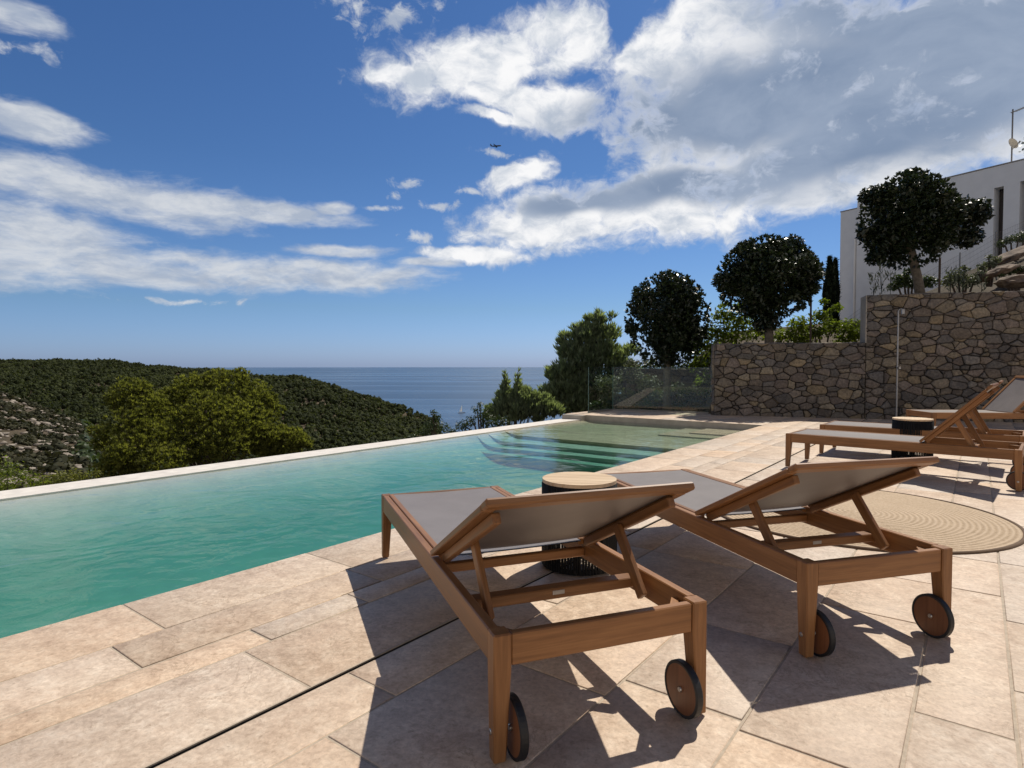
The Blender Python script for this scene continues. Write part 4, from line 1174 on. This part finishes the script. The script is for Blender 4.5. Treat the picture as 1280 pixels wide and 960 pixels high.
cypress(1036, 323, 410, 13, 24, 'narrow dark cypress standing against the corner of the white house')
cypress(1043, 326, 410, 8, 24.6, 'slimmer dark cypress half hidden at the house corner')

# ---- weeds on the wall, one tuft each
def weed(px, py, Y, hgt, label, seed):
    r = np.random.default_rng(seed); b = at(px, py, Y); t = empty('weed', b); tag(t, label, 'plant', 'dry weeds on the tall wall')
    n = 42; ph = r.uniform(0, 2 * PI, n); s = r.random(n)
    pos = np.stack([np.cos(ph) * .05 * (1 + s), np.sin(ph) * .05, s * hgt], 1); d = np.stack([np.cos(ph) * .5, np.sin(ph) * .5, np.ones(n)], 1)
    V = leaf_quads(pos, r.normal(size=(n, 3)), d, np.full(n, .06), np.full(n, .012))
    tone = r.random(n); foliage('leaves', V, np.repeat(np.stack([tone, tone, tone, np.ones(n)], 1), 4, 0), M['leaf_grey'], t)
    bm = bmesh.new()
    for k in range(4): add_tube(bm, [(0, 0, -.06), (r.uniform(-.05, .05), r.uniform(-.05, .05), hgt * r.uniform(.6, 1.05))], [.005, .002], 4)
    from_bm('stems', bm, M['leaf_scrub'], t)
weed(1092, 366, 12.5, .42, 'tall dry weed at the left end of the tall wall', 1)
weed(1102, 364, 12.8, .62, 'tallest dry weed on the wall, leaning before the house', 2)
weed(1113, 365, 12.9, .45, 'short dry weed between the tallest weed and the dark shrub', 3)
weed(1188, 364, 12.6, .5, 'pale weed on the wall just right of the stake', 4)
weed(1200, 364, 12.4, .4, 'low weed on the wall under the straggly shrub', 5)
weed(1227, 363, 12.2, .45, 'low weed on the wall at the foot of the rocky bank', 6)

# ---- far pine wood and scrub, each one mass
def ico():
    bm = bmesh.new(); bmesh.ops.create_icosphere(bm, subdivisions=1, radius=1.)
    v = np.array([x.co[:] for x in bm.verts]); f = np.array([[q.index for q in p.verts] for p in bm.faces]); bm.free(); return v, f
def mass(name, pts, radii, mat, hfac=1.2, rough=.35, ctone=None):
    v, f = ico(); n = len(pts)
    V = v[None] * (1 + RNG.uniform(-rough, rough, (n, len(v), 1))) * radii[:, None, None]
    V[:, :, 2] *= hfac; V += pts[:, None, :]
    F = f[None] + (np.arange(n) * len(v))[:, None, None]
    tone = np.clip((RNG.random(n) if ctone is None else ctone)[:, None] * .7 + .3 * RNG.random((n, len(v))), 0, 1)
    col = np.stack([tone, tone, tone, np.ones_like(tone)], -1).reshape(-1, 4)
    o = from_np(name, V.reshape(-1, 3), None, mat, col=col, tris=F.reshape(-1, 3)); return o
def ragged(name, pts, radii, mat, hfac, tone, k, leaf):
    """each crown: a small dark core ball plus k ragged leaf clumps round it"""
    v, f = ico(); n = len(pts)
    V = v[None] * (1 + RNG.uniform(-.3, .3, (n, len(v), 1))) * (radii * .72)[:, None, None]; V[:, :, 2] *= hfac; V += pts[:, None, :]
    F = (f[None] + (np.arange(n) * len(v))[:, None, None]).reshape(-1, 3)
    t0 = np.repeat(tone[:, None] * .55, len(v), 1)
    N = n * k; i = np.repeat(np.arange(n), k); d = unit(N); d[:, 2] = np.abs(d[:, 2]) * 1.1 - .25
    pos = pts[i] + d * radii[i][:, None] * np.array([1, 1, hfac]) * RNG.uniform(.6, 1.05, (N, 1))
    a = radii[i] * leaf * RNG.uniform(.6, 1.3, N)
    W = leaf_quads(pos, d * .7 + unit(N) * .7 + np.array([0, 0, .3]), unit(N), a, a * .6)
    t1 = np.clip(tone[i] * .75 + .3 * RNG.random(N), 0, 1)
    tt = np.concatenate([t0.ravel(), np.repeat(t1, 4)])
    V = np.concatenate([V.reshape(-1, 3), W]); Q = rep_quads(N) + n * len(v)
    return from_np(name, V, Q, mat, col=np.stack([tt, tt, tt, np.ones_like(tt)], 1), tris=F)
def far_wood():
    n = 34000
    px = RNG.uniform(-120, 575, n); k = (px - 640) / FPX; Y = np.sqrt(RNG.uniform(135 ** 2, 470 ** 2, n))
    z = terr(k, Y)
    keep = (z > -78)
    # bare scrub spur on the left keeps few pines
    spur = (px < 145) & (Y < 175)
    keep &= ~spur
    k, Y, z = k[keep], Y[keep], z[keep]
    keepn = min(len(k), 20000); k, Y, z = k[:keepn], Y[:keepn], z[:keepn]
    X = k * Y
    r = RNG.uniform(.8, 1.75, len(k))
    gap = wob(X, Y, .12, 9) + wob(X, Y, .5, 8) * .6
    ok = gap > -.55
    X, Y, z, r = X[ok], Y[ok], z[ok], r[ok]
    zz = z + wob(X, Y, .09, 1) * 1.4
    tone = np.clip(RNG.random(len(X)) ** 1.4 + .3 * wob(X, Y, .15, 4) + .15 * wob(X, Y, .03, 14), 0, 1)
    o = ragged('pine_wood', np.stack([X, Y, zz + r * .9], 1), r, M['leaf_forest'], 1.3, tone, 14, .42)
    tag(o, 'dark green pine wood covering the far hill down to the sea', 'wood', None, 'stuff')
    # dry scrub on the near spur
    n = 5200
    px = RNG.uniform(-150, 150, n); k = (px - 640) / FPX; Y = RNG.uniform(48, 172, n); X = k * Y; z = terr(k, Y)
    ok = (wob(X, Y, .35, 5) + .6 * wob(X, Y, 1.1, 6)) > -.12
    X, Y, z = X[ok], Y[ok], z[ok]; r = RNG.uniform(.25, .75, len(X)) * np.where(RNG.random(len(X)) < .12, 1.7, 1.)
    amp = np.clip((Y - 28) / 60, 0, 1)
    z = z + amp * (wob(X, Y, .09, 1) * 1.4 + wob(X, Y, .4, 2) * .35)
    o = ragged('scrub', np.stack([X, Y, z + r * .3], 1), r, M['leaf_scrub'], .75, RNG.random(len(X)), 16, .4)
    tag(o, 'dry olive scrub scattered over the pale rocky slope at the left', 'scrub', None, 'stuff')
    n = 1500
    px = RNG.uniform(-150, 140, n); k = (px - 640) / FPX; Y = RNG.uniform(50, 140, n); X = k * Y; z = terr(k, Y)
    amp = np.clip((Y - 28) / 60, 0, 1); z = z + amp * (wob(X, Y, .09, 1) * 1.4 + wob(X, Y, .4, 2) * .35)
    r = RNG.uniform(.15, .7, n)
    ok = (wob(X, Y, .35, 5) + .6 * wob(X, Y, 1.1, 6)) < .15; X, Y, z, r = X[ok], Y[ok], z[ok], r[ok]
    o = mass('loose_rocks', np.stack([X, Y, z + r * .1], 1), r, M['scrub_rock'], .55, .4)
    tag(o, 'pale loose rocks strewn over the scrub slope at the left', 'rocks', None, 'stuff')
    # undergrowth on the steep ground below the pool and round the garden
    n = 4200
    px = RNG.uniform(100, 800, n); k = (px - 640) / FPX; Y = np.exp(RNG.uniform(math.log(26), math.log(150), n)); z = terr(k, Y); X = k * Y
    r = RNG.uniform(.25, .9, n) * np.clip(Y / 40, .7, 2.)
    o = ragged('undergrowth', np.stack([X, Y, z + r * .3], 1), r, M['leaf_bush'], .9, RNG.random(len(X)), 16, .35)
    tag(o, 'dark undergrowth on the steep ground below the pool', 'undergrowth', None, 'stuff')
far_wood()

# ---- boulders on the bank beside the house
def boulder(px, py, Y, rx, ry, rz, rot, label, seed):
    r = random.Random(seed); bm = bmesh.new(); bmesh.ops.create_icosphere(bm, subdivisions=3, radius=1.)
    from mathutils import noise as mn
    for v in bm.verts:
        d = 1 + .34 * mn.noise(v.co * 1.5 + Vector((seed * 7., 0, 0))) + .12 * mn.noise(v.co * 4.)
        v.co = Vector((v.co.x * rx, v.co.y * ry, v.co.z * rz)) * d
    o = from_bm('boulder', bm, M['bank_rock'], None); o.location = at(px, py, Y); o.rotation_euler = (0, r.uniform(-.1, .1) - rot, r.uniform(-.3, .3))
    tag(o, label, 'boulder', 'boulders on the bank right of the tall wall')
n_ = NT('bank_rock'); oc_ = n_.coord(); f_ = n_.noise(oc_, 3, 8, .65, .4)
n_.base(n_.ramp(f_, [(.35, (.085, .06, .042)), (.5, (.17, .12, .085)), (.66, (.30, .23, .165))])); n_.rough(.9); n_.bump(f_, .8, .06); M['bank_rock'] = n_.m
boulder(1268, 318, 14.3, .5, .35, .09, .38, 'long pale sunlit slab of rock on the bank, topmost of the boulders', 1)
boulder(1268, 352, 12.7, .34, .3, .14, .15, 'rounded brown boulder lowest on the bank above the wall', 2)
boulder(1252, 338, 13.3, .3, .25, .09, .3, 'dark wedge of rock between the slab and the lowest boulder', 3)
boulder(1230, 346, 14.0, .2, .25, .11, .5, 'small dark boulder at the left foot of the bank', 4)
boulder(1290, 338, 13.2, .3, .3, .14, .1, 'boulder cut by the right edge of the view', 5)

# ---------------------------------------------------------------- white house
def build_house():
    R0 = Vector((14.4, 25.0)); D = Vector((.487, -.873)).normalized(); Nn = Vector((D.y, -D.x))    # facade faces the pool
    if Nn.dot(-R0) < 0: Nn = -Nn
    t = empty('white_house', (R0.x, R0.y, 0)); tag(t, 'white flat-roofed modern house with tall dark windows above the stone wall', 'house')
    inv = Matrix.Translation((-R0.x, -R0.y, 0))
    def fr(s, d, z): q = R0 + D * s + Nn * d; return Vector((q.x, q.y, z))
    def boxp(name, s0, s1, d0, d1, z0, z1, mat):
        bm = bmesh.new()
        b = [bm.verts.new(fr(s, d, z)) for s in (s0, s1) for d in (d0, d1) for z in (z0, z1)]
        for f in ((0, 1, 3, 2), (4, 6, 7, 5), (0, 4, 5, 1), (2, 3, 7, 6), (0, 2, 6, 4), (1, 5, 7, 3)): bm.faces.new([b[i] for i in f])
        bmesh.ops.recalc_face_normals(bm, faces=bm.faces)
        o = from_bm(name, bm, mat, None); o.parent = t; o.matrix_parent_inverse = inv; return o
    ZT = 7.86; ZB = 1.5
    wins = []
    def s_of(px):                       # where a photo column meets the facade
        k = (px - 640) / FPX; return (k * R0.y - R0.x) / (D.x - k * D.y)
    def z_of(px, py):
        s = s_of(px); return CAM_H + (456.1 - py) / FPX * (R0.y + D.y * s)
    w1 = (s_of(1237), s_of(1249), 3.0, z_of(1243, 236)); w2 = (s_of(1269), s_of(1290), 3.0, z_of(1275, 228))
    # facade pieces around the two recesses
    s0 = -.43; e = 9.0
    boxp('wall', s0, w1[0], -6, 0, ZB, ZT, M['render_white'])
    boxp('wall', w1[1], w2[0], -6, 0, ZB, ZT, M['render_white'])
    boxp('wall', w2[1], e, -6, 0, ZB, ZT, M['render_white'])
    for a in (w1, w2):
        boxp('lintel', a[0], a[1], -6, -.0, a[3], ZT, M['render_white'])
        boxp('wall', a[0], a[1], -6, -.0, ZB, a[2], M['render_white'])
        f = boxp('window', a[0] + .02, a[1] - .02, -.42, -.36, a[2], a[3] - .01, M['frame_dark'])
        p = boxp('pane', a[0] + .12, a[1] - .12, -.37, -.345, a[2] + .1, a[3] - .12, M['window_glass']); p.parent = f; p.matrix_parent_inverse = inv
    # stepped lower blocks farther along
    boxp('wall', -1.18, s0 + .003, -6.2, -.06, ZB - .5, 7.52, M['render_white'])
    boxp('parapet_cap', -1.20, s0 - .02, -.3, -.04, 7.52, 7.555, M['plaster_grey'])
    boxp('parapet_cap', s0 - .02, e, -.3, .02, ZT, ZT + .04, M['plaster_grey'])
    bm = bmesh.new(); q = fr(-.52, -.0, 0)
    add_tube(bm, [(q.x, q.y, ZB), (q.x, q.y, 6.3)], .05, 8); o = from_bm('downpipe', bm, M['render_white'], None); o.parent = t; o.matrix_parent_inverse = inv
    # aerial and dish on the roof
    s = s_of(1249); q = fr(s, -.5, 0); Y = q.y
    zt = CAM_H + (456.1 - 141) / FPX * Y; zb = ZT
    t2 = empty('tv_aerial', (q.x, q.y, zb)); tag(t2, 'thin television aerial mast with a short angled boom on the house roof', 'aerial')
    bm = bmesh.new(); add_tube(bm, [(0, 0, 0), (0, 0, zt - zb)], .024, 7); from_bm('mast', bm, M['greymetal'], t2)
    bm = bmesh.new(); a = Vector((-.05, 0, zt - zb - .12)); b = Vector((.55, -.1, zt - zb + .12)); add_tube(bm, [a, b], .016, 6)
    for k in range(8):
        m = a.lerp(b, .12 + k * .12); add_tube(bm, [m + Vector((0, -.16, -.05)), m + Vector((0, .16, .05))], .006, 5)
    from_bm('boom', bm, M['greymetal'], t2)
    dz = CAM_H + (456.1 - 185) / FPX * Y
    t3 = empty('satellite_dish', (q.x, q.y, dz)); tag(t3, 'small cream satellite dish clamped to the aerial mast', 'satellite dish')
    bm = bmesh.new(); Mx = Matrix.Translation((-.10, -.14, 0)) @ Matrix.Rotation(rad(75), 4, 'X') @ Matrix.Rotation(rad(10), 4, 'Y')
    add_lathe(bm, [(.005, 0), (.08, .006), (.15, .022), (.19, .04), (.193, .036), (.15, .014), (.08, -.004), (.005, -.01)], 28, Mx)
    from_bm('reflector', bm, M['dish'], t3, smooth=True)
    bm = bmesh.new(); add_tube(bm, [(-.1, -.15, -.19), (-.1, -.42, -.05)], .010, 6); add_tube(bm, [(-.1, -.40, -.07), (-.1, -.46, -.02)], .025, 8); add_tube(bm, [(-.1, -.1, 0), (0, 0, 0)], .016, 6)
    from_bm('feed_arm', bm, M['greymetal'], t3)
build_house()

# ---- wire fence up the bank
def build_fence():
    pts = [at(1050, 404, 18.5), at(1100, 368, 17.6), at(1150, 345, 16.8), at(1200, 318, 16.2), at(1245, 292, 15.8), at(1300, 268, 15.2)]
    t = empty('wire_fence', pts[0]); tag(t, 'thin wire fence climbing the bank in front of the white house', 'fence')
    o0 = pts[0]
    for p in pts:
        bm = bmesh.new(); q = p - o0
        add_tube(bm, [q + Vector((0, 0, -1.1)), q + Vector((0, 0, .05))], .016, 6); from_bm('post', bm, M['greymetal'], t)
    bm = bmesh.new()
    for h in np.linspace(-.85, 0, 8):
        add_tube(bm, [p - o0 + Vector((0, 0, h)) for p in pts], .002, 4)
    for a, b in zip(pts[:-1], pts[1:]):
        m = 26
        for k in range(m):
            q = a.lerp(b, k / m) - o0; add_tube(bm, [q + Vector((0, 0, -.85)), q], .0014, 3, False)
    from_bm('wire_mesh', bm, M['greymetal'], t)
build_fence()

# ---------------------------------------------------------------- sailboat and airliner
def build_boat():
    d = ray(577, 516.0); Y = 1030.
    p = Vector((d.x / d.y * Y, Y, -80.0))
    t = empty('sailboat', p, .3); tag(t, 'tiny sailboat with a white sail on the sea beyond the hill', 'boat')
    bm = bmesh.new(); secs = []
    for x, w, z in ((-6, 1.3, .9), (-3, 1.8, .95), (0, 1.9, 1.0), (3, 1.4, 1.15), (5.2, .55, 1.3), (6.3, .05, 1.45)):
        secs.append([bm.verts.new(c) for c in ((x, -w, z), (x, -w * .75, .1), (x, 0, -.5), (x, w * .75, .1), (x, w, z))])
    for a, b in zip(secs[:-1], secs[1:]):
        for k in range(4): bm.faces.new((a[k], a[k + 1], b[k + 1], b[k]))
        bm.faces.new((a[4], a[0], b[0], b[4]))
    bm.faces.new(secs[0])
    from_bm('hull', bm, M['hull'], t)
    bm = bmesh.new(); add_tube(bm, [(1, 0, 1), (1, 0, 14.5)], [.14, .09], 7); add_tube(bm, [(1, 0, 2.2), (-4.4, 0, 2.2)], .09, 6); from_bm('mast', bm, M['plane_grey'], t)
    bm = bmesh.new()
    g = [[bm.verts.new((.8 - 5. * i / 4 * (1 - j / 6), .55 * math.sin(PI * i / 4) * math.sin(PI * (j + .5) / 7), 2.4 + 11.6 * j / 6)) for i in range(5)] for j in range(7)]
    for j in range(6):
        for i in range(4): bm.faces.new((g[j][i], g[j][i + 1], g[j + 1][i + 1], g[j + 1][i]))
    bmesh.ops.solidify(bm, geom=bm.faces[:], thickness=.05)
    from_bm('sail', bm, M['sail'], t)
build_boat()

def build_plane():
    Y = 1500.; p = at(620, 182.5, Y)
    t = empty('airliner', p, rad(-12)); tag(t, 'small distant passenger jet high in the blue below the cloud', 'airplane')
    bm = bmesh.new(); add_tube(bm, [(-14, 0, .9), (-10, 0, .4), (-5, 0, 0), (6, 0, 0), (10, 0, -.1), (12.6, 0, -.2), (13.4, 0, -.25)], [.3, 1.1, 1.7, 1.75, 1.6, .9, .15], 14); from_bm('fuselage', bm, M['plane_grey'], t, smooth=True)
    for s in (-1, 1):
        bm = bmesh.new()
        b = [bm.verts.new(c) for c in ((3.2, s * 1.2, -.5), (-1.6, s * 1.2, -.5), (-4.4, s * 13.5, .9), (-2.6, s * 13.5, .9))]
        bm.faces.new(b); bmesh.ops.solidify(bm, geom=bm.faces[:], thickness=.45); from_bm('wing', bm, M['plane_grey'], t)
        bm = bmesh.new(); add_tube(bm, [(2.6, s * 4.4, -1.5), (1.8, s * 4.4, -1.5), (-1.2, s * 4.4, -1.4)], [.75, .95, .5], 10); from_bm('engine', bm, M['plane_grey'], t)
        bm = bmesh.new(); b = [bm.verts.new(c) for c in ((-10.6, s * .6, .9), (-12.8, s * .6, .9), (-14.2, s * 5., 1.3), (-13.2, s * 5., 1.3))]
        bm.faces.new(b); bmesh.ops.solidify(bm, geom=bm.faces[:], thickness=.2); from_bm('tailplane', bm, M['plane_grey'], t)
    bm = bmesh.new(); b = [bm.verts.new(c) for c in ((-9.4, 0, 1.2), (-13.2, 0, 1.3), (-15., 0, 6.2), (-13.2, 0, 6.2))]
    bm.faces.new(b); bmesh.ops.solidify(bm, geom=bm.faces[:], thickness=.3); from_bm('fin', bm, M['plane_grey'], t)
build_plane()
